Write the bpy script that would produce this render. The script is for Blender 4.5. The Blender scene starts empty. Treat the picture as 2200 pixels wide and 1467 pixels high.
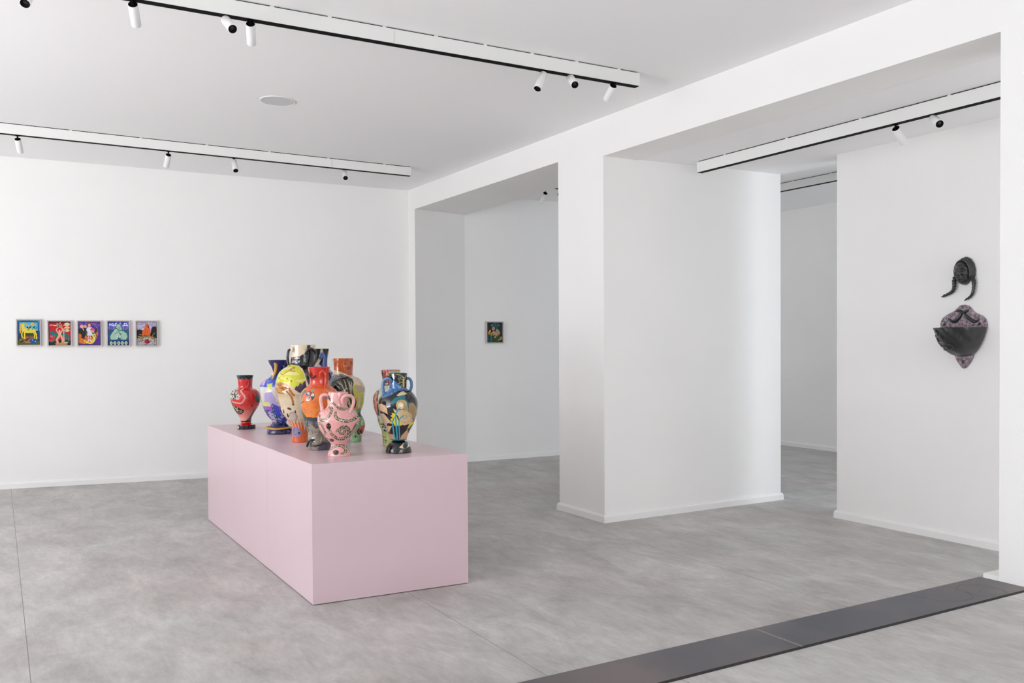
import bpy, bmesh, math, random
import numpy as np
from mathutils import Vector, Matrix
random.seed(4); RNG = np.random.default_rng(7)
SC = bpy.context.scene; COL = SC.collection

# ------------------------------------------------------------------ camera
f_, yaw, pitch, roll, sy = 1905.65, 0.526576, -0.01652, -0.0057645, 34.676
EYE = 1.45
cy_, sn_ = math.cos(yaw), math.sin(yaw)
FW = np.array([sn_*math.cos(pitch), cy_*math.cos(pitch), math.sin(pitch)])
RT = np.array([cy_, -sn_, 0.0]); UP = np.cross(RT, FW)
CR = RT*math.cos(roll) + UP*math.sin(roll); CU = -RT*math.sin(roll) + UP*math.cos(roll)
C0 = np.array([0, 0, EYE])
cd = bpy.data.cameras.new('camera'); cam = bpy.data.objects.new('camera', cd); COL.objects.link(cam)
cd.sensor_width = 36; cd.lens = f_/2200*36; cd.shift_y = sy/2200; cd.clip_start = .05; cd.clip_end = 100
cam.matrix_world = Matrix(((CR[0], CU[0], -FW[0], 0), (CR[1], CU[1], -FW[1], 0), (CR[2], CU[2], -FW[2], EYE), (0, 0, 0, 1)))
SC.camera = cam

# ------------------------------------------------------------------ colour management, sky, daylight
SC.view_settings.view_transform = 'Standard'; SC.view_settings.look = 'None'
SC.view_settings.gamma = 1; SC.view_settings.use_curve_mapping = False
SC.view_settings.exposure = 0.45
SC.cycles.diffuse_bounces = 8; SC.cycles.max_bounces = 12; SC.cycles.use_denoising = True
w = bpy.data.worlds.new('daylight_sky'); SC.world = w; w.use_nodes = True
w.node_tree.nodes['Background'].inputs[0].default_value = (.75, .86, 1, 1)
w.node_tree.nodes['Background'].inputs[1].default_value = 1.0

def area(name, loc, aim, sx, sy2, watts, col):
    l = bpy.data.lights.new(name, 'AREA'); l.shape = 'RECTANGLE'; l.size = sx; l.size_y = sy2
    l.energy = watts; l.color = col
    o = bpy.data.objects.new(name, l); COL.objects.link(o); o.location = loc
    o.rotation_euler = Vector(aim).to_track_quat('-Z', 'Y').to_euler(); return o
# daylight standing in the window openings of the gallery, plus added fills
DAY = (.985, .98, .985)
XL = -5.0
for y, wt, wb in ((3.7, 50, 190), (5.65, 46, 195), (7.6, 6, 40)):
    area('window_daylight', (XL-.06, y, 1.95), (1, 0, .3), 1.85, 2.25, wt, DAY)
    area('pavement_bounce', (XL-.75, y, .25), (.75, 0, 1), 1.85, 1.1, wb, (.985, .98, .98))    # added upward fill that brightens the ceiling, mimicking street bounce       # size axes fixed by track quat
for i, y in enumerate((-1.9, .1)):
    area('window_daylight', (XL-.06, y, 1.9), (1, 0, .2), 2.0, 2.2, 4, DAY)
area('window_daylight', (1.7, -3.46, 1.75), (0, 1, 0), 3.6, 2.4, 80, (1, .985, .97))
area('window_daylight', (5.27, .44, 1.75), (0, 1, .1), 1.1, 2.0, 14, (1, .985, .97))  # added fill for the jamb and inner ceiling, in an invented opening
area('window_daylight', (8.6, 1.24, 1.9), (0, 1, 0), 1.5, 1.8, 68, (.88, .94, 1.0))

# ------------------------------------------------------------------ pixel <-> place helpers (frame 2200 x 1467)
def ray(x, y): return FW + CR*(x-1100)/f_ - CU*(y-733.5-sy)/f_
def on(ax, v, x, y):
    d = ray(x, y); return C0 + d*((v-C0[ax])/d[ax])
def F(x, y): return on(2, 0, x, y)
def vert(b, x, y):
    d = ray(x, y); return C0 + d*(math.hypot(b[0], b[1])/math.hypot(d[0], d[1]))
def depth(P): return float((np.array(P)-C0) @ FW)

# ------------------------------------------------------------------ materials
def lin(c):
    if isinstance(c, str): c = [int(c[i:i+2], 16)/255 for i in (0, 2, 4)]
    return tuple((v/12.92 if v <= .04045 else ((v+.055)/1.055)**2.4) for v in c)
def newmat(name):
    m = bpy.data.materials.new(name); m.use_nodes = True; return m, m.node_tree, m.node_tree.nodes['Principled BSDF']
def N(nt, t, **k):
    n = nt.nodes.new(t)
    for a, b in k.items(): setattr(n, a, b)
    return n
def plain(name, col, rough=.5, metal=0, coat=0, spec=.5, bump=0, bscale=40, var=0, vscale=3):
    m, nt, b = newmat(name); c = lin(col) if isinstance(col, str) else col
    b.inputs['Base Color'].default_value = (*c, 1); b.inputs['Roughness'].default_value = rough
    b.inputs['Metallic'].default_value = metal; b.inputs['Coat Weight'].default_value = coat
    b.inputs['Coat Roughness'].default_value = .05; b.inputs['Specular IOR Level'].default_value = spec
    tc = N(nt, 'ShaderNodeTexCoord')
    if bump:
        n = N(nt, 'ShaderNodeTexNoise'); n.inputs['Scale'].default_value = bscale; n.inputs['Detail'].default_value = 5
        nt.links.new(tc.outputs['Object'], n.inputs['Vector'])
        bp = N(nt, 'ShaderNodeBump'); bp.inputs['Strength'].default_value = bump; bp.inputs['Distance'].default_value = .01
        nt.links.new(n.outputs['Fac'], bp.inputs['Height']); nt.links.new(bp.outputs['Normal'], b.inputs['Normal'])
    if var:
        n = N(nt, 'ShaderNodeTexNoise'); n.inputs['Scale'].default_value = vscale; n.inputs['Detail'].default_value = 4
        nt.links.new(tc.outputs['Object'], n.inputs['Vector'])
        r = N(nt, 'ShaderNodeValToRGB'); r.color_ramp.elements[0].position = .3; r.color_ramp.elements[1].position = .7
        r.color_ramp.elements[0].color = (*[v*(1-var) for v in c], 1); r.color_ramp.elements[1].color = (*[min(1, v*(1+var)) for v in c], 1)
        nt.links.new(n.outputs['Fac'], r.inputs['Fac']); nt.links.new(r.outputs['Color'], b.inputs['Base Color'])
    return m
M_WALL = plain('white_wall_paint', (.87, .862, .85), .75, spec=.3, bump=.04, bscale=60, var=.012, vscale=1.4)
M_CEIL = plain('white_ceiling_paint', (.90, .895, .90), .85, spec=.2, bump=.02, bscale=40)
M_BASE = plain('white_gloss_baseboard', (.84, .835, .825), .35)
M_HOUS = plain('white_powder_coat', (.80, .80, .785), .4)
M_SPOT = plain('white_lamp_enamel', (.82, .82, .81), .35)
M_BLK = plain('black_track_plastic', (.004, .004, .0045), .7, spec=.08)
M_DARKGLASS = plain('dark_lens', (.01, .01, .011), .12)
M_SPK = plain('speaker_grille_paint', (.66, .67, .67), .6, bump=.4, bscale=500)
M_FRAME = plain('pinkish_grey_wood_frame', (.50, .445, .44), .5, bump=.1, bscale=90, var=.08, vscale=30)
M_FRAMEIN = plain('dark_frame_rebate', (.05, .04, .045), .6)
M_WFR = plain('window_frame_paint', (.55, .55, .56), .5)

def pink():
    m, nt, b = newmat('lilac_pink_plinth_lacquer')
    b.inputs['Base Color'].default_value = (*lin('d8bfc6'), 1)
    b.inputs['Roughness'].default_value = .30; b.inputs['Specular IOR Level'].default_value = .55
    tc = N(nt, 'ShaderNodeTexCoord'); n = N(nt, 'ShaderNodeTexNoise'); n.inputs['Scale'].default_value = 2.5
    nt.links.new(tc.outputs['Object'], n.inputs['Vector'])
    mr = N(nt, 'ShaderNodeMapRange'); mr.inputs['To Min'].default_value = .24; mr.inputs['To Max'].default_value = .36
    nt.links.new(n.outputs['Fac'], mr.inputs['Value']); nt.links.new(mr.outputs[0], b.inputs['Roughness']); return m
M_PINK = pink()

def floormat():
    m, nt, b = newmat('grey_concrete_look_vinyl'); L = nt.links.new
    tc = N(nt, 'ShaderNodeTexCoord')
    def noise(sc, det, rough, scale3, dist=0.0, rot=0.0):
        mp = N(nt, 'ShaderNodeMapping'); mp.inputs['Scale'].default_value = scale3; mp.inputs['Rotation'].default_value = (0, 0, rot)
        L(tc.outputs['Object'], mp.inputs['Vector'])
        n = N(nt, 'ShaderNodeTexNoise'); n.inputs['Scale'].default_value = sc; n.inputs['Detail'].default_value = det
        n.inputs['Roughness'].default_value = rough; n.inputs['Distortion'].default_value = dist
        L(mp.outputs[0], n.inputs['Vector']); return n.outputs['Fac']
    a = noise(1.5, 6, .62, (1, .8, 1), .3); c = noise(4.5, 9, .76, (1.0, .5, 1), .5, .5); d = noise(26, 6, .8, (1, .28, 1), 0, .75); e = noise(1.0, 3, .5, (1, 1, 1))
    def ramp(src, p0, c0, p1, c1):
        r = N(nt, 'ShaderNodeValToRGB'); r.color_ramp.elements[0].position = p0; r.color_ramp.elements[1].position = p1
        r.color_ramp.elements[0].color = (*c0, 1); r.color_ramp.elements[1].color = (*c1, 1); L(src, r.inputs['Fac']); return r.outputs['Color']
    base = ramp(c, .33, (.395, .387, .374), .66, (.60, .596, .582))
    big = ramp(a, .35, (.80, .79, .78), .65, (1.0, 1.0, 1.0))
    fin = ramp(d, .3, (.84, .84, .835), .7, (1.10, 1.10, 1.10))
    tint = ramp(e, .4, (1.0, 1.0, 1.0), .62, (1.03, .99, .985))
    def mul(x, y):
        q = N(nt, 'ShaderNodeMix', data_type='RGBA', blend_type='MULTIPLY'); q.inputs['Factor'].default_value = 1
        L(x, q.inputs[6]); L(y, q.inputs[7]); return q.outputs[2]
    col = mul(mul(mul(base, big), fin), tint)
    # welded sheet joints every two metres, running away from the camera
    sx = N(nt, 'ShaderNodeSeparateXYZ'); L(tc.outputs['Object'], sx.inputs[0])
    def math_(op, x, v=None, v2=None):
        q = N(nt, 'ShaderNodeMath', operation=op); L(x, q.inputs[0])
        if v is not None: q.inputs[1].default_value = v
        if v2 is not None: q.inputs[2].default_value = v2
        return q.outputs[0]
    t = math_('ABSOLUTE', math_('SUBTRACT', math_('FRACT', math_('MULTIPLY', math_('ADD', sx.outputs[0], -.11+10*1.945), 1/1.945)), .5))
    seam = math_('GREATER_THAN', t, .5-.0009)
    q = N(nt, 'ShaderNodeMix', data_type='RGBA', blend_type='MIX'); L(seam, q.inputs['Factor']); L(col, q.inputs[6]); q.inputs[7].default_value = (.17, .165, .16, 1)
    L(q.outputs[2], b.inputs['Base Color'])
    rr = N(nt, 'ShaderNodeMapRange'); L(c, rr.inputs['Value']); rr.inputs['To Min'].default_value = .38; rr.inputs['To Max'].default_value = .55
    L(rr.outputs[0], b.inputs['Roughness']); b.inputs['Specular IOR Level'].default_value = .4
    bp = N(nt, 'ShaderNodeBump'); bp.inputs['Strength'].default_value = .06; bp.inputs['Distance'].default_value = .004
    L(d, bp.inputs['Height']); L(bp.outputs[0], b.inputs['Normal']); return m
M_FLOOR = floormat()

def steel():
    m, nt, b = newmat('dark_rolled_steel'); L = nt.links.new
    tc = N(nt, 'ShaderNodeTexCoord'); n = N(nt, 'ShaderNodeTexNoise'); n.inputs['Scale'].default_value = 2.2; n.inputs['Detail'].default_value = 3
    L(tc.outputs['Object'], n.inputs['Vector'])
    r = N(nt, 'ShaderNodeValToRGB'); r.color_ramp.elements[0].position = .35; r.color_ramp.elements[1].position = .65
    r.color_ramp.elements[0].color = (.085, .086, .104, 1); r.color_ramp.elements[1].color = (.168, .136, .132, 1)
    L(n.outputs['Fac'], r.inputs['Fac'])
    # two dried ring stains near the pier
    def ring(cx, cy, rad, wd, prev):
        mp = N(nt, 'ShaderNodeMapping'); mp.inputs['Location'].default_value = (-cx, -cy, 0); L(tc.outputs['Object'], mp.inputs[0])
        n2 = N(nt, 'ShaderNodeTexNoise'); n2.inputs['Scale'].default_value = 9; L(tc.outputs['Object'], n2.inputs['Vector'])
        vl = N(nt, 'ShaderNodeVectorMath', operation='LENGTH'); 
        fl = N(nt, 'ShaderNodeVectorMath', operation='MULTIPLY'); fl.inputs[1].default_value = (1, 1, 0); L(mp.outputs[0], fl.inputs[0]); L(fl.outputs[0], vl.inputs[0])
        s = N(nt, 'ShaderNodeMath', operation='MULTIPLY_ADD'); L(n2.outputs['Fac'], s.inputs[0]); s.inputs[1].default_value = .05; L(vl.outputs['Value'], s.inputs[2])
        cmp = N(nt, 'ShaderNodeMath', operation='COMPARE'); L(s.outputs[0], cmp.inputs[0]); cmp.inputs[1].default_value = rad+.025; cmp.inputs[2].default_value = wd
        mx = N(nt, 'ShaderNodeMix', data_type='RGBA'); fac = N(nt, 'ShaderNodeMath', operation='MULTIPLY'); fac.inputs[1].default_value = .8; L(cmp.outputs[0], fac.inputs[0])
        L(fac.outputs[0], mx.inputs['Factor']); L(prev, mx.inputs[6]); mx.inputs[7].default_value = (.055, .048, .04, 1); return mx.outputs[2]
    c = ring(3.98, 2.48, .10, .0035, r.outputs['Color']); c = ring(3.78, 2.56, .14, .004, c); c = ring(4.02, 2.44, .055, .002, c)
    L(c, b.inputs['Base Color']); b.inputs['Metallic'].default_value = .55; b.inputs['Roughness'].default_value = .38
    return m
M_STEEL = steel()
M_RAW = plain('rusty_plate_edge', (.012, .009, .008), .7)

def attrmat(name, rough=.14, coat=.6, bump=.12, bscale=70):
    m, nt, b = newmat(name); a = N(nt, 'ShaderNodeVertexColor'); a.layer_name = 'glaze'
    nt.links.new(a.outputs['Color'], b.inputs['Base Color']); b.inputs['Roughness'].default_value = rough
    b.inputs['Coat Weight'].default_value = coat; b.inputs['Coat Roughness'].default_value = .04
    tc = N(nt, 'ShaderNodeTexCoord'); n = N(nt, 'ShaderNodeTexNoise'); n.inputs['Scale'].default_value = bscale; n.inputs['Detail'].default_value = 3
    nt.links.new(tc.outputs['Object'], n.inputs['Vector']); bp = N(nt, 'ShaderNodeBump'); bp.inputs['Strength'].default_value = bump; bp.inputs['Distance'].default_value = .01
    nt.links.new(n.outputs['Fac'], bp.inputs['Height']); nt.links.new(bp.outputs[0], b.inputs['Normal']); nt.links.new(bp.outputs[0], b.inputs['Coat Normal'])
    return m
M_GLAZE = attrmat('painted_glazed_ceramic', bump=.16, bscale=26)
M_TILE = attrmat('painted_glazed_relief', .45, .0, .3, 60); M_TILE.node_tree.nodes['Principled BSDF'].inputs['Specular IOR Level'].default_value = .25
_gl = {}
def glaze(h, rough=.18, bump=.2, bscale=60):
    if (h, rough) not in _gl: _gl[(h, rough)] = plain('coloured_glaze', h, rough, coat=.5, bump=bump, bscale=bscale, var=.08, vscale=40)
    return _gl[(h, rough)]
M_IRON = plain('dark_graphite_glaze', (.022, .023, .024), .30, coat=.15, bump=.35, bscale=45, var=.35, vscale=25)
M_IRON.node_tree.nodes['Principled BSDF'].inputs['Metallic'].default_value = .0

# ------------------------------------------------------------------ object helpers
def link(name, me, mat, parent=None, smooth=False, loc=None):
    if mat is not None: me.materials.append(mat)
    o = bpy.data.objects.new(name, me); COL.objects.link(o)
    if parent is not None:
        o.parent = parent
        me.transform(Matrix.Translation(-Vector(parent.location)))
    if smooth:
        me.polygons.foreach_set('use_smooth', [True]*len(me.polygons))
    return o
def from_bm(name, bm, mat, parent=None, smooth=False):
    me = bpy.data.meshes.new(name); bmesh.ops.recalc_face_normals(bm, faces=bm.faces[:]); bm.to_mesh(me); bm.free()
    return link(name, me, mat, parent, smooth)
def struct(o): o['kind'] = 'structure'; return o
def tag(o, label, cat, group=None):
    o['label'] = label; o['category'] = cat
    if group: o['group'] = group
    return o
def thing(name, loc, label, cat, group=None):
    o = bpy.data.objects.new(name, None); COL.objects.link(o); o.location = loc; o.empty_display_size = .1
    return tag(o, label, cat, group)
def prism(bm, pts, z0, z1):
    """vertical prism; z1 may be a function of (x, y)"""
    t = (lambda p: z1) if not callable(z1) else (lambda p: z1(p[0], p[1]))
    b0 = (lambda p: z0) if not callable(z0) else (lambda p: z0(p[0], p[1]))
    lo = [bm.verts.new((p[0], p[1], b0(p))) for p in pts]; hi = [bm.verts.new((p[0], p[1], t(p))) for p in pts]
    n = len(pts); bm.faces.new(lo[::-1]); bm.faces.new(hi)
    for i in range(n): bm.faces.new((lo[i], lo[(i+1) % n], hi[(i+1) % n], hi[i]))
def box(bm, x0, x1, y0, y1, z0, z1): prism(bm, [(x0, y0), (x1, y0), (x1, y1), (x0, y1)], z0, z1)
def obox(bm, c, ax, ay, az, sx, sy_, sz):
    c = Vector(c); vs = []
    for k in (-1, 1):
        for a, b in ((-1, -1), (1, -1), (1, 1), (-1, 1)):
            vs.append(bm.verts.new(c + Vector(ax)*sx*a/2 + Vector(ay)*sy_*b/2 + Vector(az)*sz*k/2))
    for q in ((3, 2, 1, 0), (4, 5, 6, 7), (0, 1, 5, 4), (1, 2, 6, 5), (2, 3, 7, 6), (3, 0, 4, 7)): bm.faces.new([vs[i] for i in q])
def bevel(bm, w_, seg=2): bmesh.ops.bevel(bm, geom=bm.edges[:], offset=w_, segments=seg, affect='EDGES', clamp_overlap=True)
def cyl(bm, p0, p1, r0, r1=None, n=24, cap0=True, cap1=True):
    r1 = r0 if r1 is None else r1; p0 = Vector(p0); p1 = Vector(p1); d = (p1-p0).normalized()
    a = d.orthogonal().normalized(); b = d.cross(a)
    L = [[bm.verts.new(p + (a*math.cos(2*math.pi*i/n) + b*math.sin(2*math.pi*i/n))*r) for i in range(n)] for p, r in ((p0, r0), (p1, r1))]
    for i in range(n): bm.faces.new((L[0][i], L[0][(i+1) % n], L[1][(i+1) % n], L[1][i]))
    if cap0: bm.faces.new(L[0][::-1])
    if cap1: bm.faces.new(L[1])
def catmull(P, n):
    P = np.array(P, float); Q = np.vstack([2*P[0]-P[1], P, 2*P[-1]-P[-2]]); out = []
    for i in range(1, len(Q)-2):
        for k in range(n):
            t = k/n; a, b, c, d = Q[i-1], Q[i], Q[i+1], Q[i+2]
            out.append(.5*((2*b) + (-a+c)*t + (2*a-5*b+4*c-d)*t*t + (-a+3*b-3*c+d)*t**3))
    out.append(Q[-2]); return np.array(out)
def tube(bm, P, R, n=14, sub=6, lump=None):
    """smooth tube through P (Nx3) with radii R (scalar or list)"""
    R = [R]*len(P) if np.isscalar(R) else R
    D = catmull(np.hstack([np.array(P, float), np.array(R, float)[:, None]]), sub)
    rings = []; prev = None
    for i, q in enumerate(D):
        p = Vector(q[:3]); t = Vector(D[min(i+1, len(D)-1)][:3]) - Vector(D[max(i-1, 0)][:3]); t.normalize()
        a = (prev - t*prev.dot(t)).normalized() if prev is not None else t.orthogonal().normalized()
        prev = a; b = t.cross(a); r = max(q[3], 1e-4)*(1 if lump is None else lump(i/len(D)))
        rings.append([bm.verts.new(p + (a*math.cos(2*math.pi*k/n) + b*math.sin(2*math.pi*k/n))*r) for k in range(n)])
    for A, B in zip(rings, rings[1:]):
        for k in range(n): bm.faces.new((A[k], A[(k+1) % n], B[(k+1) % n], B[k]))
    for ring, p, s in ((rings[0], D[0], -1), (rings[-1], D[-1], 1)):
        c = bm.verts.new(p[:3])
        for k in range(n): bm.faces.new((ring[k], ring[(k+1) % n], c) if s > 0 else (ring[(k+1) % n], ring[k], c))
def blob(bm, c, ax, ay, az, n=12):
    """ellipsoid with half axes as vectors"""
    c = Vector(c); ax, ay, az = Vector(ax), Vector(ay), Vector(az); rows = []
    for i in range(1, n):
        th = math.pi*i/n
        rows.append([bm.verts.new(c + az*math.cos(th) + (ax*math.cos(2*math.pi*k/(2*n)) + ay*math.sin(2*math.pi*k/(2*n)))*math.sin(th)) for k in range(2*n)])
    t = bm.verts.new(c+az); b = bm.verts.new(c-az); m = 2*n
    for k in range(m): bm.faces.new((t, rows[0][k], rows[0][(k+1) % m])); bm.faces.new((b, rows[-1][(k+1) % m], rows[-1][k]))
    for A, B in zip(rows, rows[1:]):
        for k in range(m): bm.faces.new((A[k], B[k], B[(k+1) % m], A[(k+1) % m]))

# ------------------------------------------------------------------ the rooms
XW = 4.215                                   # face of the wall with the two openings
ZF = 0.276                                   # raised front floor behind the steel strip
zc = lambda x, y: 3.25 + .0275*(4.2-x)       # main ceiling
P_corner = (XW, on(0, XW, 877, 408)[1])
o1 = on(0, XW, 891, 449); o1r = on(0, XW, 1199, 348); o2 = on(0, XW, 1296, 336); o2r = on(0, XW, 2150, 67)
Z1 = (o1[2]+o1r[2])/2; Z2 = (o2[2]+o2r[2])/2
YA, YB, YC, YD = float(o1[1]), float(o1r[1]), float(o2[1]), float(o2r[1])
zi = lambda x, y: Z2 + .018*(x-XW)           # inner ceiling
jamb = F(1684, 1073); XJ, YJ = float(jamb[0])-.02, float(jamb[1])+.018   # far end of the pillar
XM = 5.955; YM = 4.945                       # wall with the masks and its free end
XP = 6.27
yb = lambda x: P_corner[1] + .1640*(P_corner[0]-x)      # back wall line
s1 = on(2, Z1, 998, 462); s1r = on(2, Z1, 1199, 402)
XS, YS = float(s1[0]), float(s1[1])
XE = 9.5; ZS = 3.26; T = .25

bm = bmesh.new(); prism(bm, [(XL-.3, 2.62), (10, 2.62), (10, 11.6), (XL-.3, 11.6)], -.12, 0); prism(bm, [(XW+.02, .3), (10, .3), (10, 2.62), (XW+.02, 2.62)], -.12, 0); struct(from_bm('floor', bm, M_FLOOR))
bm = bmesh.new(); prism(bm, [(XL-.3, -3.8), (XW+.1, -3.8), (XW+.1, 2.60), (XL-.3, 2.60)], .0, ZF-.004); struct(from_bm('floor_front', bm, M_FLOOR))

bm = bmesh.new(); prism(bm, [(XL-.3, -3.8), (XW+.35, -3.8), (XW+.35, 9.9), (XL-.3, 11.6)], zc, 3.7); struct(from_bm('ceiling', bm, M_CEIL))
bm = bmesh.new(); prism(bm, [(XW+.35, .3), (XP, .3), (XP, YJ+.3), (XW+.35, YC+.3)], zi, 3.7); struct(from_bm('ceiling_inner', bm, M_CEIL))
bm = bmesh.new(); prism(bm, [(XP, 1.1), (10, 1.1), (10, 9.9), (XP, 9.9)], ZS, 3.7)
prism(bm, [(XS-.3, YB-.2), (XP, YB-.2), (XP, 9.9), (XS-.3, 9.9)], ZS, 3.7); struct(from_bm('ceiling_side', bm, M_CEIL))

bm = bmesh.new(); prism(bm, [(XL-.3, yb(XL-.3)), (P_corner[0]+.002, P_corner[1]), (P_corner[0]+.002, P_corner[1]+.5), (XL-.3, yb(XL-.3)+.5)], 0, 3.6); struct(from_bm('wall_back', bm, M_WALL))
# side room back wall (slightly skewed)
bm = bmesh.new(); prism(bm, [(XS, YS), (XE+.3, 9.44), (XE+.3, 9.9), (XS, 10.1)], 0, 3.6); struct(from_bm('wall_side', bm, M_WALL))
# beam wall with stub, header over the first opening
bm = bmesh.new()
prism(bm, [(XW, YA), (XS, YS), (XS, 10.1), (XW, 10.1)], 0, 3.6)
prism(bm, [(XW, YB), (s1r[0], YB), (XS, YS), (XW, YA)], Z1, 3.6)
# header over the second opening and pier beside the strip
prism(bm, [(XW, YD), (XW+.35, YD), (XW+.35, YC), (XW, YC)], lambda x, y: Z2+.001, 3.6)
prism(bm, [(XW, -3.8), (XW+.35, -3.8), (XW+.35, YD), (XW, YD)], 0, 3.6)
struct(from_bm('wall_right', bm, M_WALL))
bm = bmesh.new(); prism(bm, [(XW, YC), (XJ, YJ), (XJ, YB-.02), (XW, YB)], 0, 3.6); struct(from_bm('wall_pillar', bm, M_WALL))
bm = bmesh.new(); prism(bm, [(XM, .3), (XP, .3), (XP, YM), (XM, YM)], 0, 3.6); struct(from_bm('wall_inner', bm, M_WALL))
bm = bmesh.new(); prism(bm, [(XE, .9), (XE+.3, .9), (XE+.3, 9.7), (XE, 9.7)], 0, 3.6); struct(from_bm('wall_far', bm, M_WALL))
# riser under the strip
def wall_with_windows(name, axis, face, thick, a0, a1, wins, z0=0.0):
    """axis 'x': wall on plane x=face running in y ; 'y': plane y=face running in x ; wins = (b0,b1,z0,z1)"""
    bm = bmesh.new(); cur = a0
    def put(b0, b1, zz0, zz1):
        if b1-b0 < 1e-4 or zz1-zz0 < 1e-4: return
        if axis == 'x': box(bm, face-thick, face, b0, b1, zz0, zz1)
        else: box(bm, b0, b1, face-thick, face, zz0, zz1)
    for b0, b1, q0, q1 in wins:
        put(cur, b0, z0, 3.6); put(b0, b1, z0, q0); put(b0, b1, q1, 3.6); cur = b1
    put(cur, a1, z0, 3.6); struct(from_bm(name, bm, M_WALL))
wall_with_windows('wall_end', 'y', .5, .2, XW+.35, XM, [(4.68, 5.86, .7, 2.8)])  # unseen opening added only to let fill into the inner room
wl = [(-3.0, -.8, .75, 3.05), (-.95+.1, 1.25, .75, 3.05), (2.75, 4.65, .4, 3.1), (4.7, 6.6, .4, 3.1), (6.65, 8.55, .4, 3.1)]
wall_with_windows('wall_left', 'x', XL, .2, -3.8, 11.6, wl)
wf = [(-.2, 3.6, .45, 3.0)]
wall_with_windows('wall_front', 'y', -3.4, .2, XL-.2, XW, wf)
wall_with_windows('wall_end_side', 'y', 1.3, .2, XP, XE+.3, [(7.8, 9.4, .95, 2.8)])
k = 1
for (b0, b1, q0, q1) in wl:
    bm = bmesh.new(); x = XL-.02
    for (y0, y1, a, b) in ((b0, b0+.05, q0, q1), (b1-.05, b1, q0, q1), (b0, b1, q0, q0+.05), (b0, b1, q1-.05, q1), ((b0+b1)/2-.03, (b0+b1)/2+.03, q0, q1)):
        box(bm, x-.05, x, y0, y1, a, b)
    struct(from_bm('window_%d' % k, bm, M_WFR)); k += 1
for (face, (b0, b1, q0, q1), nm) in ((-3.42, wf[0], 3), (1.28, (7.8, 9.4, .95, 2.8), 1), (.48, (4.68, 5.86, .7, 2.8), 0)):  # last entry frames the added opening in wall_end
    bm = bmesh.new(); xs = [b0+.03+(b1-b0-.06)*i/(nm+1) for i in range(nm+2)]
    for xx in xs: box(bm, xx-.03, xx+.03, face-.05, face, q0, q1)
    box(bm, b0, b1, face-.05, face, q0, q0+.05); box(bm, b0, b1, face-.05, face, q1-.05, q1)
    struct(from_bm('window_%d' % k, bm, M_WFR)); k += 1

# baseboards: chamfered section, run from a to b with outward side n
def baseboard(name, runs):
    bm = bmesh.new()
    for a, b, z0, h in runs:
        a = Vector((a[0], a[1], 0)); b = Vector((b[0], b[1], 0)); d = (b-a).normalized(); n = Vector((d.y, -d.x, 0))
        prof = [(0, 0), (.020, 0), (.017, h*.75), (.010, h), (0, h)]; R = []
        for p, e in ((a, -1), (b, 1)):
            R.append([bm.verts.new(p + d*e*(q[0] if e < 0 or True else 0)*EXT.get((name, e), 0) + n*(q[0]+.0005) + Vector((0, 0, z0+q[1]))) for q in prof])
        m = len(prof)
        for i in range(m): bm.faces.new((R[0][i], R[0][(i+1) % m], R[1][(i+1) % m], R[1][i]))
        bm.faces.new(R[0][::-1]); bm.faces.new(R[1])
    return struct(from_bm(name, bm, M_BASE))
EXT = {('baseboard_pillar', -1): 1, ('baseboard_pillar', 1): 1, ('baseboard_inner', -1): 1, ('baseboard_inner', 1): 0, ('baseboard_right', -1): 1}
baseboard('baseboard_back', [((XL, yb(XL)), P_corner, 0, .062)])
baseboard('baseboard_stub', [((XW, P_corner[1]), (XW, YA+.01), 0, .062), ((XW, YA), (XS, YS), 0, .062)])
baseboard('baseboard_side', [((XS, YS), (XE, 9.45), 0, .062)])
baseboard('baseboard_pillar', [((XW, YB), (XW, YC), 0, .062), ((XW, YC), (XJ, YJ), 0, .062), ((XJ, YJ), (XJ, YB), 0, .062)])
baseboard('baseboard_inner', [((XM, YM), (XM, .5), 0, .062), ((XP, YM), (XM, YM), 0, .062)])
baseboard('baseboard_far', [((XE, 9.44), (XE, 1.3), 0, .062)])
bm = bmesh.new(); obox(bm, (XW+.07, YD+.038, ZF+.008), (1, 0, 0), (0, 1, 0), (0, 0, 1), .15, .078, .028); struct(from_bm('trim_3', bm, M_BASE))

# steel strip, two plates with a raised weld joint between them, dark gap below the near edge
st = lambda x, y: on(2, ZF, x, y)
for i, (xa, xb) in enumerate(((-1.2, 2.664), (2.670, XW-.002))):
    bm = bmesh.new(); box(bm, xa, xb, 2.378, 2.63, ZF-.006, ZF); bevel(bm, .0022, 2); struct(from_bm('trim_%d' % (i+1), bm, M_STEEL))
bm = bmesh.new(); box(bm, XL, XW-.002, 2.367, 2.6, ZF-.02, ZF-.0015); struct(from_bm('trim_4', bm, M_RAW))
bm = bmesh.new()
for i in range(31): blob(bm, (2.667, 2.382+i*.0081, ZF-.0002), (.0042, 0, 0), (0, .0050, 0), (0, 0, .0022), 5)
struct(from_bm('trim_5', bm, plain('weld_bead_steel', (.30, .27, .24), .45, metal=.4, bump=.4, bscale=300)))

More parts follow.
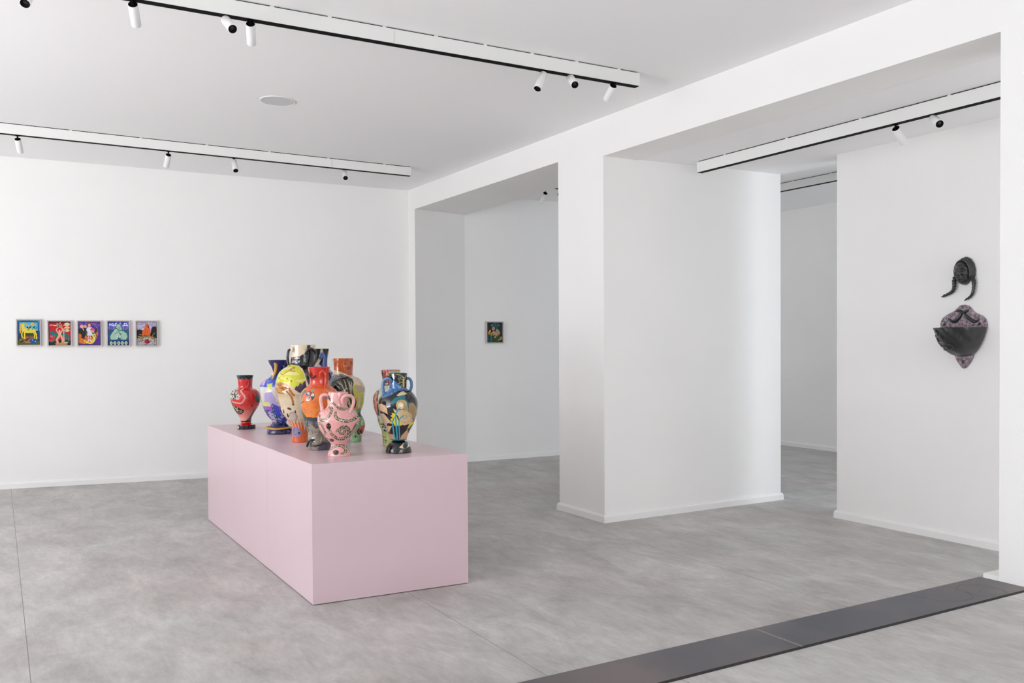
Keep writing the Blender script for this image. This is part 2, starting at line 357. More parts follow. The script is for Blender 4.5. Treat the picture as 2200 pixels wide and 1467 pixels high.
# ------------------------------------------------------------------ ceiling rails and spotlights
def rail(label, A, B, mid_n, group, seams=()):
    """A, B: (x, y, ztop) ends of the near face top edge"""
    A = Vector(A); B = Vector(B); d = (B-A); L = d.length; d.normalize()
    side = Vector((-d.y, d.x, 0)); 
    if side.dot(Vector(((A+B)/2).xy.to_3d())) < 0: side = -side       # away from the camera
    up = side.cross(d); up = up if up.z > 0 else -up
    h, t = .092, .055; c = (A+B)/2
    r = thing('ceiling_rail', tuple(c), label, 'lighting rail', group)
    bm = bmesh.new(); obox(bm, c + side*t/2 - up*(h/2+.0035), d, side, up, L, t, h-.007); bevel(bm, .0015, 1); from_bm('housing', bm, M_HOUS, r)
    bm = bmesh.new(); obox(bm, c + side*t/2 - up*(h+.0005), d, side, up, L-.006, t-.003, .003); from_bm('track', bm, M_BLK, r)
    bm = bmesh.new(); obox(bm, c + side*(t/2+.004) - up*.003, d, side, up, L-.03, t-.014, .012); from_bm('mounting_channel', bm, M_BLK, r)  # black strip put in for the shadow gap between housing and ceiling
    for k in range(mid_n):
        q = A + d*L*(k+.5)/mid_n; bm = bmesh.new(); obox(bm, q + side*.008 - up*.003, d, side, up, .022, .010, .011); from_bm('mounting_clip', bm, M_HOUS, r)
    for s in seams:
        q = A + d*L*s; bm = bmesh.new(); obox(bm, q - side*.0004 - up*(h/2+.008), d, side, up, .0015, .002, h-.02); from_bm('joint', bm, plain_joint, r)
    return dict(A=A, d=d, side=side, up=up, h=h, t=t, L=L)
plain_joint = plain('joint_shadow_gap', (.35, .35, .34), .6)
def ceilpt(x, y):
    d = ray(x, y); t = (3.25+.0275*4.2-EYE)/(d[2]+.0275*d[0]); return C0 + d*t
def ext(P, Q, k):  # extend the segment Q->P beyond P
    P, Q = np.array(P), np.array(Q); return tuple(P + (P-Q)*k)
a1, b1 = ceilpt(520, 0), ceilpt(1375, 155); R1 = rail('white box rail with black track, nearer of two in the main room', ext(a1, b1, .75), b1, 14, 'ceiling rails', (.62,))
a2, b2 = ceilpt(0, 262), ceilpt(884, 358); R2 = rail('long white box rail with black track nearest the back wall paintings', ext(a2, b2, .55), b2, 10, 'ceiling rails', (.856,))
a3 = on(2, 2.95, 1497, 348); b3 = on(2, 2.95, 2149, 175); R3 = rail('white box rail with black track behind the wide opening on the right', (a3[0], a3[1], zi(a3[0], 0)), ext((b3[0], b3[1], zi(b3[0], 0)), (a3[0], a3[1], zi(a3[0], 0)), .5), 6, 'ceiling rails')
R4 = rail('short stretch of rail seen through the narrow gap beside the wall masks', (7.78, 8.9, ZS), (7.78, 4.2, ZS), 9, 'ceiling rails')
R5 = rail('rail in the side room, mostly hidden above the left opening', (5.02, 8.32, ZS), (8.2, 8.12, ZS), 6, 'ceiling rails')

def spot(R, top, end, mode, label, Ls=.135, rad=.0255, group='white cylinder spotlights'):
    # the pivot lies on the centre line of the rail's underside
    n = np.array(R['side']); c = np.array(R['A'] + R['side']*R['t']/2)
    d = ray(*top); t = ((c-C0) @ n)/(d @ n); P0 = C0 + d*t
    e = ray(*end); e = e/np.linalg.norm(e); w0 = C0-P0; b = e @ w0; cc = w0 @ w0 - Ls*Ls; disc = b*b-cc
    if disc < 0: s = -b
    else: s = -b - math.sqrt(disc) if mode == 'near' else -b + math.sqrt(disc)
    P1 = C0 + e*s; ax = (P1-P0)/np.linalg.norm(P1-P0); P1 = P0 + ax*Ls
    # height of the rail underside above the pivot
    Aq = R['A'] + R['d']*float((P0-np.array(R['A'])) @ np.array(R['d'])); zt = Aq.z - R['h'] - .003
    q = Vector(P0); base = Vector((q.x, q.y, zt))
    o = thing('spotlight', tuple(base), label, 'spotlight', group)
    P0v, P1v, axv = Vector(P0), Vector(P1), Vector(ax)
    if q.z > zt - .012: P0v = Vector((q.x, q.y, zt-.012)); P1v = P0v + axv*Ls
    bm = bmesh.new(); cyl(bm, base+Vector((0, 0, .003)), P0v, .006, n=12); cyl(bm, base+Vector((0, 0, .002)), base-Vector((0, 0, .005)), .016, n=20)
    blob(bm, P0v, (.008, 0, 0), (0, .008, 0), (0, 0, .008), 8); from_bm('stem', bm, M_BLK, o, False)
    a0 = P0v + axv*.004
    bm = bmesh.new(); n_ = 40; a = axv.orthogonal().normalized(); b_ = axv.cross(a)
    prof = [(0, rad-.002), (.002, rad), (Ls-.002, rad), (Ls, rad-.0008), (Ls, rad-.0025), (Ls-.035, rad-.0035)]
    rings = [[bm.verts.new(a0 + axv*p + (a*math.cos(2*math.pi*i/n_)+b_*math.sin(2*math.pi*i/n_))*r) for i in range(n_)] for p, r in prof]
    for A, B in zip(rings, rings[1:]):
        for i in range(n_): bm.faces.new((A[i], A[(i+1) % n_], B[(i+1) % n_], B[i]))
    from_bm('lamp_body', bm, M_SPOT, o, True)
    bm = bmesh.new(); cyl(bm, a0+axv*.0006, a0+axv*.004, rad-.0018, n=40); from_bm('end_cap', bm, M_BLK, o)
    bm = bmesh.new(); cyl(bm, a0+axv*(Ls-.03), a0+axv*(Ls-.0005), rad-.0028, rad-.0028, n=40, cap1=False)
    cyl(bm, a0+axv*(Ls-.012), a0+axv*(Ls-.001), .010, rad-.003, n=40, cap0=False, cap1=False); from_bm('baffle', bm, M_BLK, o, True)
    bm = bmesh.new(); blob(bm, a0+axv*(Ls-.018), a*(rad*.72), b_*(rad*.72), axv*.009, 10); from_bm('lens', bm, M_DARKGLASS, o, True)
    return o
spot(R1, (66, -22), (54, 7), 'near', 'spotlight cut by the upper left corner of the picture, dark mouth down')
spot(R1, (285, 8), (293, 53), 'far', 'white spotlight on the near rail, second from the left, pointing down')
spot(R1, (484, 42), (499.5, 62), 'near', 'white spotlight with round black mouth turned to the viewer, left half of near rail')
spot(R1, (538, 50), (540.5, 93), 'far', 'upright white spotlight with black top cap, centre left on near rail')
spot(R1, (1169, 158), (1155, 190), 'near', 'spotlight tilted left, first of the three at the right end of near rail')
spot(R1, (1225, 166), (1235, 181), 'near', 'foreshortened spotlight facing the viewer, middle of the three at right end of near rail')
spot(R1, (1318, 183), (1304, 213), 'far', 'spotlight aimed away to the lower left, last before the end of near rail', Ls=.119)
spot(R2, (37.6, 298), (43.8, 326), 'far', 'small white spotlight at the far left of the back rail')
spot(R2, (362, 332), (357, 357), 'far', 'white spotlight leaning left on the back rail above the paintings')
spot(R2, (502.5, 346), (506.5, 366), 'near', 'white spotlight with black mouth showing, middle of the back rail')
spot(R2, (740, 369), (742.3, 382), 'near', 'foreshortened white spotlight near the right end of the back rail')
spot(R3, (1924, 275), (1942, 306), 'far', 'spotlight with black top cap above the wall masks')
spot(R3, (2004, 254), (2018.5, 266), 'near', 'spotlight facing the viewer, rightmost one on the rail above the masks')
spot(R5, (1172, 414.5), (1164.5, 433), 'far', 'thin spotlight high in the left opening, leaning left')
spot(R5, (1202, 417), (1209, 424), 'far', 'spotlight half hidden behind the white pillar, top of left opening')

# round ceiling speaker
p = ceilpt(597, 216.5); R0 = 0.125
o = thing('ceiling_speaker', (p[0], p[1], zc(p[0], p[1])), 'round grey flush speaker grille in the ceiling between the two rails', 'speaker')
nrm = Vector((.0275, 0, 1)).normalized(); pc = Vector((p[0], p[1], zc(p[0], p[1])))
bm = bmesh.new(); cyl(bm, pc-nrm*.004, pc+nrm*.002, R0, n=64); from_bm('grille', bm, M_SPK, o)
bm = bmesh.new(); n_ = 64; a = nrm.orthogonal().normalized(); b_ = nrm.cross(a)
rr = [[bm.verts.new(pc - nrm*zz + (a*math.cos(2*math.pi*i/n_)+b_*math.sin(2*math.pi*i/n_))*r) for i in range(n_)] for r, zz in ((R0-.001, -.002), (R0-.001, .006), (R0+.007, .005), (R0+.009, -.002))]
for A, B in zip(rr, rr[1:]):
    for i in range(n_): bm.faces.new((A[i], A[(i+1) % n_], B[(i+1) % n_], B[i]))
from_bm('ring', bm, M_SPOT, o, True)

# ------------------------------------------------------------------ plinth
ZP = .785
g1, g2, g3 = F(672, 1298), F(449, 1115), F(1010, 1250)
t1 = on(2, ZP, 669, 996)
X0, X1, Y0, Y1 = 1.500, 2.447, 4.792, 7.60
pl = thing('display_plinth', ((X0+X1)/2, (Y0+Y1)/2, 0), 'long low lilac pink plinth carrying the painted vases', 'plinth')
rotc = Vector((X0, Y0, 0)); skew = math.radians(-2.6)
def plp(x, y): return (x, y + (x-X0)*math.tan(skew))
for i in range(3):
    ya = Y0+(Y1-Y0)*i/3+.0002; yb_ = Y0+(Y1-Y0)*(i+1)/3-.0002
    bm = bmesh.new(); prism(bm, [plp(X0, ya), plp(X1, ya), plp(X1, yb_), plp(X0, yb_)], .004, ZP); bevel(bm, .0009, 2); from_bm('block', bm, M_PINK, pl)
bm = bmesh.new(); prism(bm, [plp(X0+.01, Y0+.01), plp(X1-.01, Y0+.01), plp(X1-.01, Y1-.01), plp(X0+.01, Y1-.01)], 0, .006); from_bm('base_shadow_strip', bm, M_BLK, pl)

# ------------------------------------------------------------------ hand painted glazes (colours written into the mesh itself)
def vnoise(x, y, s, seed=0):
    x0 = x*.79+y*.61; y0 = -x*.61+y*.79
    return .68*vn1(x0, y0, s, seed) + .32*vn1(y0*.9-x0*.4, x0*.9+y0*.4, s*.43, seed+11)
def vn1(x, y, s, seed=0):
    x = x/s + seed*17.3; y = y/s + seed*9.1
    xi = np.floor(x).astype(int); yi = np.floor(y).astype(int); fx = x-xi; fy = y-yi
    fx = fx*fx*(3-2*fx); fy = fy*fy*(3-2*fy)
    def h(a, b):
        v = np.sin(a*127.1 + b*311.7 + seed*74.7)*43758.5453; return v-np.floor(v)
    return (h(xi, yi)*(1-fx)+h(xi+1, yi)*fx)*(1-fy) + (h(xi, yi+1)*(1-fx)+h(xi+1, yi+1)*fx)*fy
def inpoly(x, y, P):
    r = np.zeros(len(x), bool); n = len(P)
    for i in range(n):
        x1, y1 = P[i]; x2, y2 = P[(i+1) % n]
        if y1 == y2: continue
        c = ((y1 > y) != (y2 > y)) & (x < (x2-x1)*(y-y1)/(y2-y1)+x1); r ^= c
    return r
def stroke(x, y, P, smooth=True):
    P = np.array(P, float)
    if smooth and len(P) > 2: P = catmull(P, 5)
    best = np.full(len(x), 1e9); along = np.zeros(len(x)); side = np.zeros(len(x)); acc = 0
    for (x1, y1), (x2, y2) in zip(P[:-1], P[1:]):
        dx, dy = x2-x1, y2-y1; L = math.hypot(dx, dy)
        if L < 1e-6: continue
        t = np.clip(((x-x1)*dx+(y-y1)*dy)/L/L, 0, 1); qx = x-x1-t*dx; qy = y-y1-t*dy; d = np.hypot(qx, qy)
        m = d < best; best[m] = d[m]; along[m] = acc+t[m]*L; side[m] = ((dx*qy-dy*qx)/L)[m]; acc += L
    return best, along, side, acc
def paint(px, base, layers, seed=1, rough=.25):
    """px: Nx2 in photo pixels; layers: (crop, [ops]) ; crop = (scale, ox, oy)"""
    n = len(px); col = np.empty((n, 3)); col[:] = lin(base)
    wx = px[:, 0] + (vnoise(px[:, 0], px[:, 1], 2.5, seed)-.5)*rough*2; wy = px[:, 1] + (vnoise(px[:, 0], px[:, 1], 2.5, seed+3)-.5)*rough*2
    for (s, ox, oy), ops in layers:
        x = (wx-ox)*s; y = (wy-oy)*s
        for o in ops:
            k, c = o[0], o[1]
            if k == 'P': m = inpoly(x, y, o[2]); col[m] = lin(c)
            elif k == 'E':
                cx, cy, rx, ry = o[2:6]; a = o[6] if len(o) > 6 else 0
                u = (x-cx)*math.cos(a)+(y-cy)*math.sin(a); v = -(x-cx)*math.sin(a)+(y-cy)*math.cos(a)
                col[(u/rx)**2+(v/ry)**2 < 1] = lin(c)
            elif k == 'R':      # ring
                cx, cy, rx, ry, wd = o[2:7]; q = np.sqrt(((x-cx)/rx)**2+((y-cy)/ry)**2); col[np.abs(q-1) < wd] = lin(c)
            elif k == 'S': d, al, sd, L = stroke(x, y, o[3]); col[d < o[2]/2] = lin(c)
            elif k == 'Z':      # striped snake body
                d, al, sd, L = stroke(x, y, o[3]); wd = o[2]/2*np.clip(.55+al/L*4, .5, 1)*np.clip(.4+(L-al)/L*5, .3, 1)
                m = d < wd; ph = al/(o[2]*.52) + (vnoise(x, y, o[2]*.5, seed+5)-.5)*1.3; ph = ph-np.floor(ph); zz = 1-2*np.abs(ph-.5)
                aa = np.clip(.5+sd/(2*np.maximum(wd, 1e-3)), 0, 1); col[m] = lin('0d0c0c')
                col[m & (np.abs(aa-(.12+.76*zz)) < .13+.2*(vnoise(x, y, o[2]*.3, seed+8)-.3))] = lin('d9cba9')
            elif k == 'G':      # glaze gradient between two heights
                t = np.clip((y-o[3])/(o[4]-o[3]), 0, 1); m = (y >= o[3]) & (y <= o[4]); a, b = np.array(lin(c)), np.array(lin(o[2]))
                col[m] = (a+(b-a)*t[:, None])[m]
            elif k == 'B':      # band
                col[(y >= o[2]) & (y < o[3])] = lin(c)
            elif k == 'N':      # speckle inside a polygon: colour, size, threshold, polygon, seed
                m = inpoly(x, y, o[4]) & (vnoise(x, y, o[2], o[5]) > o[3]); col[m] = lin(c)
            elif k == 'W':      # pie wheel
                cx, cy, r = o[2:5]; q = np.hypot(x-cx, y-cy); a = np.arctan2(y-cy, x-cx); cols = o[5]
                idx = np.floor((a+math.pi)/(2*math.pi)*len(cols)).astype(int) % len(cols)
                for i, cc in enumerate(cols): col[(q < r) & (idx == i)] = lin(cc)
                fr = (a+math.pi)/(2*math.pi)*len(cols); fr = np.abs(fr-np.round(fr))
                col[(q < r) & (fr*q < 2.4)] = lin(c); col[(q < r*1.06) & (q > r*.95)] = lin(c)
    b = vnoise(px[:, 0]*.35, px[:, 1], 1.2, seed+9)*.6 + vnoise(px[:, 0], px[:, 1], 9, seed+2)*.4
    return np.clip(np.clip(col, 0, 1)**1.07*1.03*(1+(b[:, None]-.5)*.26), 0, 1)
def setcol(me, col):
    at = me.color_attributes.new('glaze', 'FLOAT_COLOR', 'POINT')
    at.data.foreach_set('color', np.hstack([col, np.ones((len(col), 1))]).astype(np.float32).ravel())
def glazed(bm_or_h, h): return glaze(h)

def densify(prof, step=.6):
    """prof: (y, cx, halfwidth) ; duplicate points keep a hard corner"""
    segs = []; cur = [prof[0]]
    for p in prof[1:]:
        if p == cur[-1]: segs.append(cur); cur = [p]
        else: cur.append(p)
    segs.append(cur); out = []
    for s in segs:
        if len(s) == 1: continue
        q = catmull(s, 24) if len(s) > 2 else np.array(s, float)
        d = np.concatenate([[0], np.cumsum(np.hypot(np.diff(q[:, 0]), np.diff(q[:, 2])))]); n = max(2, int(d[-1]/step))
        t = np.linspace(0, d[-1], n+1); r = np.stack([np.interp(t, d, q[:, i]) for i in range(3)], 1)
        out.append(r if not out else r[1:])
    return np.vstack(out)
class Vase:
    def __init__(s, label, cx, yc, group='painted ceramic vases on the plinth', name='ceramic_vase'):
        s.cx = cx; yc += 1.5; s.P = on(2, ZP, cx, yc); s.dep = depth(s.P); s.k = s.dep/f_
        s.rt = np.array([cy_, -sn_, 0.0]); s.fw = np.array([sn_, cy_, 0.0]); s.yc = yc
        s.o = thing(name, tuple(s.P), label, 'vase', group)
    def z(s, y): return float(vert(s.P, s.cx, y)[2])
    def pt(s, x, y, tow=0.0):
        """point at pixel (x, y), tow metres towards the camera from the axis plane"""
        q = s.P + s.rt*(x-s.cx)*s.k - s.fw*tow; return (q[0], q[1], max(s.z(y), ZP+.009))
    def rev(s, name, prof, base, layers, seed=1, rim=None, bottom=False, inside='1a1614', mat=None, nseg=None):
        R = densify(prof); mx = R[:, 2].max(); n = nseg or int(np.clip(2*math.pi*mx/.62, 120, 440)); ang = np.arange(n)*2*math.pi/n
        V = []; PX = []; zbase = s.z(prof[-1][0]) if not bottom else ZP+.0006
        rows = []
        if bottom: zs0 = s.z(R[-1][0]); 
        for y, cx, hw in R:
            z = s.z(y)
            if bottom: z = z + (ZP+.0006-zs0)*np.clip((y-R[0][0])/(R[-1][0]-R[0][0]), 0, 1)
            wob = 1+.006*np.sin(3*ang+y*.11+seed)+.004*np.sin(7*ang-y*.23)
            sx = np.sin(ang)*hw*wob; c = s.P + s.rt*(cx-s.cx)*s.k
            pos = c[None, :] + np.outer(sx*s.k, s.rt) - np.outer(np.cos(ang)*hw*wob*s.k, s.fw); pos[:, 2] = z
            V.append(pos); PX.append(np.stack([cx+np.sin(ang)*hw, np.full(n, y)], 1))
        V = np.array(V); PX = np.array(PX); nr = len(V)
        col = paint(PX.reshape(-1, 2), base, layers, seed).reshape(nr, n, 3)
        if rim:     # rolled lip and inner wall
            y, cx, hw = R[0]; c = s.P + s.rt*(cx-s.cx)*s.k; z0 = s.z(y); ex = []; ec = []
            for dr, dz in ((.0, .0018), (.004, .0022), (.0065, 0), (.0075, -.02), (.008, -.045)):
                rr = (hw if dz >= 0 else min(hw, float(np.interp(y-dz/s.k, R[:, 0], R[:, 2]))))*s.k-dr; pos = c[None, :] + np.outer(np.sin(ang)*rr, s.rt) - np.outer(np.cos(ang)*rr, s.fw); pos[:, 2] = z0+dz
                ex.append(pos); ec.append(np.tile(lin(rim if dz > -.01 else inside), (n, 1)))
            V = np.concatenate([np.array(ex[::-1]), V]); col = np.concatenate([np.array(ec[::-1]), col]); nr = len(V)
        verts = V.reshape(-1, 3); faces = []
        i0 = np.arange(n); i1 = (i0+1) % n
        for r in range(nr-1): faces += np.stack([r*n+i0, r*n+i1, (r+1)*n+i1, (r+1)*n+i0], 1)[:, ::-1].tolist()
        faces.append(list(range((nr-1)*n, nr*n))[::-1])
        if rim: faces.append(list(range(n)))
        me = bpy.data.meshes.new(name); me.from_pydata(verts.tolist(), [], faces); setcol(me, col.reshape(-1, 3))
        b = bmesh.new(); b.from_mesh(me); bmesh.ops.recalc_face_normals(b, faces=b.faces[:]); b.to_mesh(me); b.free()
        return link(name, me, mat or M_GLAZE, s.o, True)
    def tube(s, name, pts, dia, col, rough=.16, n=14, lump=None):
        bm = bmesh.new(); P = [s.pt(*p[:3]) for p in pts]; R = [(p[3] if len(p) > 3 else dia)*s.k/2 for p in pts]
        tube(bm, P, R, n, 6, lump); return from_bm(name, bm, glaze(col, rough), s.o, True)
def sc(crop, pts): s, ox, oy = crop; return [(ox+p[0]/s, oy+p[1]/s) + tuple(p[2:]) for p in pts]
A = (5.24, 470, 720); B = (6.377, 660, 770); Cc = (10.48, 560, 730); D = (10.48, 480, 790); E5 = (13.34, 590, 860)
G6 = (12.22, 670, 760); H7 = (7.72, 800, 790); K8 = (9.167, 670, 830); L9 = (16.3, 740, 870)
def prof(crop, rows, cxfix=None):
    """rows of (y, xleft, xright) in crop pixels"""
    s, ox, oy = crop; out = []
    for y, a, b in rows: out.append((oy+y/s, ox+(a+b)/2/s, (b-a)/2/s))
    return out

# red vase at the far left
v = Vase('red vase with a moth wing and a black disc foot, far left of the group', 527, 919.5)
p1 = prof(D, [(172, 308, 682), (215, 325, 668), (245, 333, 662), (245, 333, 662), (330, 340, 658), (420, 350, 655), (455, 330, 668), (500, 235, 755), (560, 190, 805), (640, 168, 828), (700, 168, 832), (780, 190, 818), (860, 222, 785), (940, 262, 738), (1030, 320, 682), (1110, 370, 640), (1170, 400, 625), (1186, 405, 622)])
wingt = [(350, 445), (400, 470), (440, 560), (478, 640), (400, 680), (280, 705), (175, 700), (160, 620), (200, 530), (290, 460)]
wingb = [(228, 775), (330, 840), (440, 880), (540, 935), (510, 1000), (440, 1040), (350, 1020), (325, 1045), (270, 960)]
v.rev('body', p1, 'cc2a26', [(D, [('G', 'c81c20', 'cf332c', 240, 800), ('G', 'cf332c', 'd65f54', 800, 940), ('G', 'da7468', 'e8a79c', 940, 1190),
    ('P', '9c2a26', [(330, 240), (670, 240), (670, 300), (650, 250), (420, 262)]), ('B', '14201f', 160, 244), ('N', '2c6a70', 16, .62, [(300, 170), (640, 170), (640, 240), (300, 240)], 2),
    ('P', 'c5bfae', wingt), ('N', '1a1816', 24, .54, wingt, 3), ('S', '141210', 16, [(250, 560), (320, 590), (380, 590), (430, 565)]), ('S', '141210', 14, [(300, 680), (360, 650), (400, 665), (470, 645)]), ('S', 'a08a52', 8, [(260, 585), (330, 612), (420, 590)]),
    ('P', '1c1712', wingb), ('S', 'c9a65c', 24, [(300, 850), (350, 900), (380, 960)]), ('S', 'd8cdb4', 12, [(400, 880), (380, 930), (450, 960), (480, 940)]), ('S', 'd8cdb4', 9, [(360, 1000), (430, 1005), (500, 970)]), ('S', 'c9a65c', 10, [(240, 850), (300, 960)]),
    ('S', 'd9a8a0', 34, [(510, 468), (480, 500), (530, 560), (575, 620), (572, 700), (500, 775), (400, 772), (290, 748)]), ('S', 'b86a66', 6, [(500, 510), (560, 610), (565, 700), (490, 770), (330, 760)]),
    ('P', '3c4742', [(780, 590), (840, 600), (840, 760), (785, 775), (775, 690)]), ('P', '66564a', [(760, 900), (690, 1030), (640, 1120), (610, 1195), (530, 1190), (600, 1120), (660, 1030), (710, 940)]), ('E', '7a1418', 712, 840, 16, 30)])], 1, rim='1c2423')
p2 = prof(D, [(1186, 400, 630), (1192, 385, 640), (1200, 385, 640), (1208, 402, 622), (1208, 402, 622), (1235, 402, 622), (1262, 375, 650), (1280, 345, 690), (1280, 345, 690), (1283, 303, 716), (1283, 303, 716), (1330, 306, 717), (1385, 316, 716), (1385, 316, 716)])
v.rev('foot', p2, '0c0d11', [(D, [('B', '1e1214', 1180, 1207), ('B', 'bf0f1c', 1207, 1284), ('E', 'e3dccf', 352, 1335, 52, 38), ('E', '7a2020', 345, 1335, 14, 26)])], 2, bottom=True)
v.tube('handle', sc(D, [(572, 330, .052), (585, 275, .056), (612, 272, .055), (618, 340, .054), (612, 440, .058)]), 2.6, 'c81a20')

# blue vase with gold rope
v = Vase('blue and lilac vase with gold rope around its navy foot', 600.5, 929.5)
p1 = prof(A, [(281, 565, 800), (330, 580, 785), (390, 594, 771), (445, 600, 765), (470, 582, 783), (510, 520, 845), (560, 482, 883), (620, 470, 895), (690, 480, 885), (760, 498, 867), (840, 522, 843), (900, 552, 813), (950, 590, 775), (978, 605, 760)])
full = [(460, 570), (900, 570), (900, 760), (460, 760)]
v.rev('body', p1, 'cfc9c6', [(A, [('B', '1a1a5e', 270, 450), ('P', 'd9c8c4', [(575, 300), (620, 350), (655, 450), (600, 455), (588, 380)]), ('P', '4a3aa0', [(590, 380), (600, 390), (612, 450), (596, 450)]), ('B', '2a4ab8', 450, 576), ('N', '5f7fd6', 26, .6, [(470, 450), (900, 450), (900, 575), (470, 575)], 4),
    ('N', 'b9cbb8', 22, .72, full, 5), ('N', 'd2bcc6', 20, .72, full, 6), ('P', 'b0a2cc', [(570, 640), (650, 620), (700, 700), (700, 800), (560, 770)]), ('P', 'c8d068', [(600, 540), (660, 530), (660, 600), (610, 620)]), ('B', 'd4d084', 742, 790), ('P', 'b0a2cc', [(625, 740), (720, 740), (720, 800), (625, 800)]),
    ('B', '9a5cb0', 790, 850), ('G', 'a9a0c4', 'b8b4c8', 850, 985), ('N', '3a3c92', 22, .62, [(470, 830), (900, 830), (900, 985), (470, 985)], 7), ('P', '2c48c0', [(655, 755), (720, 790), (740, 900), (690, 900)]), ('N', '2c48c0', 24, .6, [(680, 850), (800, 850), (800, 980), (680, 980)], 8),
    ('S', '1c2040', 8, [(482, 560), (476, 640), (500, 730), (512, 750)]), ('S', '1c1a70', 14, [(525, 790), (560, 860), (590, 900)])] + [('R', '0d5660', 655+i*7, 790+i*36, 12, 21, .3) for i in range(6)]),
    (Cc, [('P', 'e08ac8', [(110, 900), (140, 930), (165, 860), (175, 920), (200, 900), (175, 1000), (150, 1010), (120, 1000)])])], 3, rim='1a1a5e')
p2 = prof(A, [(978, 603, 762), (990, 605, 760), (1010, 588, 777), (1050, 560, 805), (1090, 548, 818), (1116, 548, 817), (1116, 548, 817)])
v.rev('foot', p2, '141352', [(A, [('N', '2a2a8a', 30, .7, [(540, 975), (830, 975), (830, 1120), (540, 1120)], 3)])], 4, bottom=True)
rg = []
for i in range(15):
    a = math.radians(-115 + i*20); rg.append((600.5+math.sin(a)*27.0, 720+(1045 + (0 if i < 10 else (i-9)*14) - 12*abs(math.sin(a)))/5.24, math.cos(a)*27.0*v.k))
v.tube('rope', rg, 4.2, 'c8922c', .3, lump=lambda t: 1+.13*math.sin(t*260))
v.tube('handle', sc(A, [(640, 520, .075, 3), (652, 470, .08, 4), (672, 420, .075, 6), (680, 350, .07, 7), (668, 312, .06, 7), (655, 320, .05, 5)]), 6, 'c08c2c', .3, lump=lambda t: 1+.1*math.sin(t*90))
v.tube('handle', sc(A, [(742, 470, .05), (760, 420, .06), (765, 360, .055), (748, 335, .045)]), 4, '1c2a78')

# black vase with the blue hook handle, behind
v = Vase('black and blue vase behind, only its flared neck and blue hook handle visible', 686, 922)
p1 = [(749.5, 686, 22.5), (760, 686, 20.5), (774, 686, 18.5), (786, 686, 18.5), (790, 686, 20), (798, 686, 29), (808, 686, 33), (826, 686, 35), (860, 686, 33), (890, 686, 24), (912, 686, 18), (922, 686, 20), (922, 686, 20)]
v.rev('body', p1, '121317', [(Cc, [('P', 'cdbd9e', [(1415, 195), (1450, 195), (1468, 300), (1420, 430), (1340, 570), (1280, 570), (1370, 390), (1400, 290)]), ('P', '2a4488', [(1500, 330), (1540, 330), (1530, 620), (1400, 620), (1380, 570), (1460, 430)]), ('P', 'a9bcd8', [(1280, 570), (1400, 560), (1430, 610), (1280, 610)]), ('P', '6f93c8', [(1540, 620), (1760, 620), (1760, 1100), (1540, 1100)]), ('N', 'c3d3e6', 40, .55, [(1540, 620), (1760, 620), (1760, 1100), (1540, 1100)], 4), ('N', '2f5596', 36, .62, [(1540, 620), (1760, 620), (1760, 1100), (1540, 1100)], 6)])], 5, rim='121317', bottom=True)
v.tube('handle', sc(Cc, [(1408, 435, .072), (1400, 380, .078), (1425, 315, .08), (1470, 310, .078), (1492, 370, .076), (1492, 480, .076), (1485, 610, .082)]), 4.6, '34569c')

# tree vase
v = Vase('orange necked vase with a black tree and yellow side, right rear of the cluster', 739, 934)
p1 = prof(G6, [(125, 575, 1100), (260, 590, 1095), (400, 598, 1090), (520, 600, 1082), (570, 580, 1100), (620, 470, 1215), (700, 375, 1310), (850, 300, 1388), (1000, 288, 1398), (1150, 298, 1388), (1350, 340, 1345), (1500, 400, 1285), (1700, 480, 1205), (1900, 560, 1125), (2060, 610, 1075), (2126, 615, 1070), (2126, 615, 1070)])
br = []
for x0, y0, x1, y1 in ((1075, 1100, 930, 650), (1000, 1000, 800, 690), (1075, 1000, 1075, 690), (1100, 1100, 1130, 720), (985, 1020, 720, 760), (1000, 900, 930, 650), (930, 860, 760, 700), (1140, 1050, 1010, 640), (1030, 1050, 860, 760), (1085, 900, 1110, 700), (960, 960, 850, 700), (1120, 980, 1080, 760)):
    br.append(('S', 'd6c89c', 8, [(x0, y0), ((x0+x1)/2+22, (y0+y1)/2), (x1, y1)])); br.append(('S', 'd6c89c', 6, [((x0+x1)/2+22, (y0+y1)/2), (x1+45, y1+50)]))
br += [('S', 'd6c89c', 15, [(1070, 1100), (1090, 1250), (1110, 1420)]), ('S', 'd6c89c', 13, [(1000, 1000), (1060, 1180), (1085, 1400)]), ('S', 'd6c89c', 10, [(985, 1020), (1030, 1150), (1060, 1300)])]
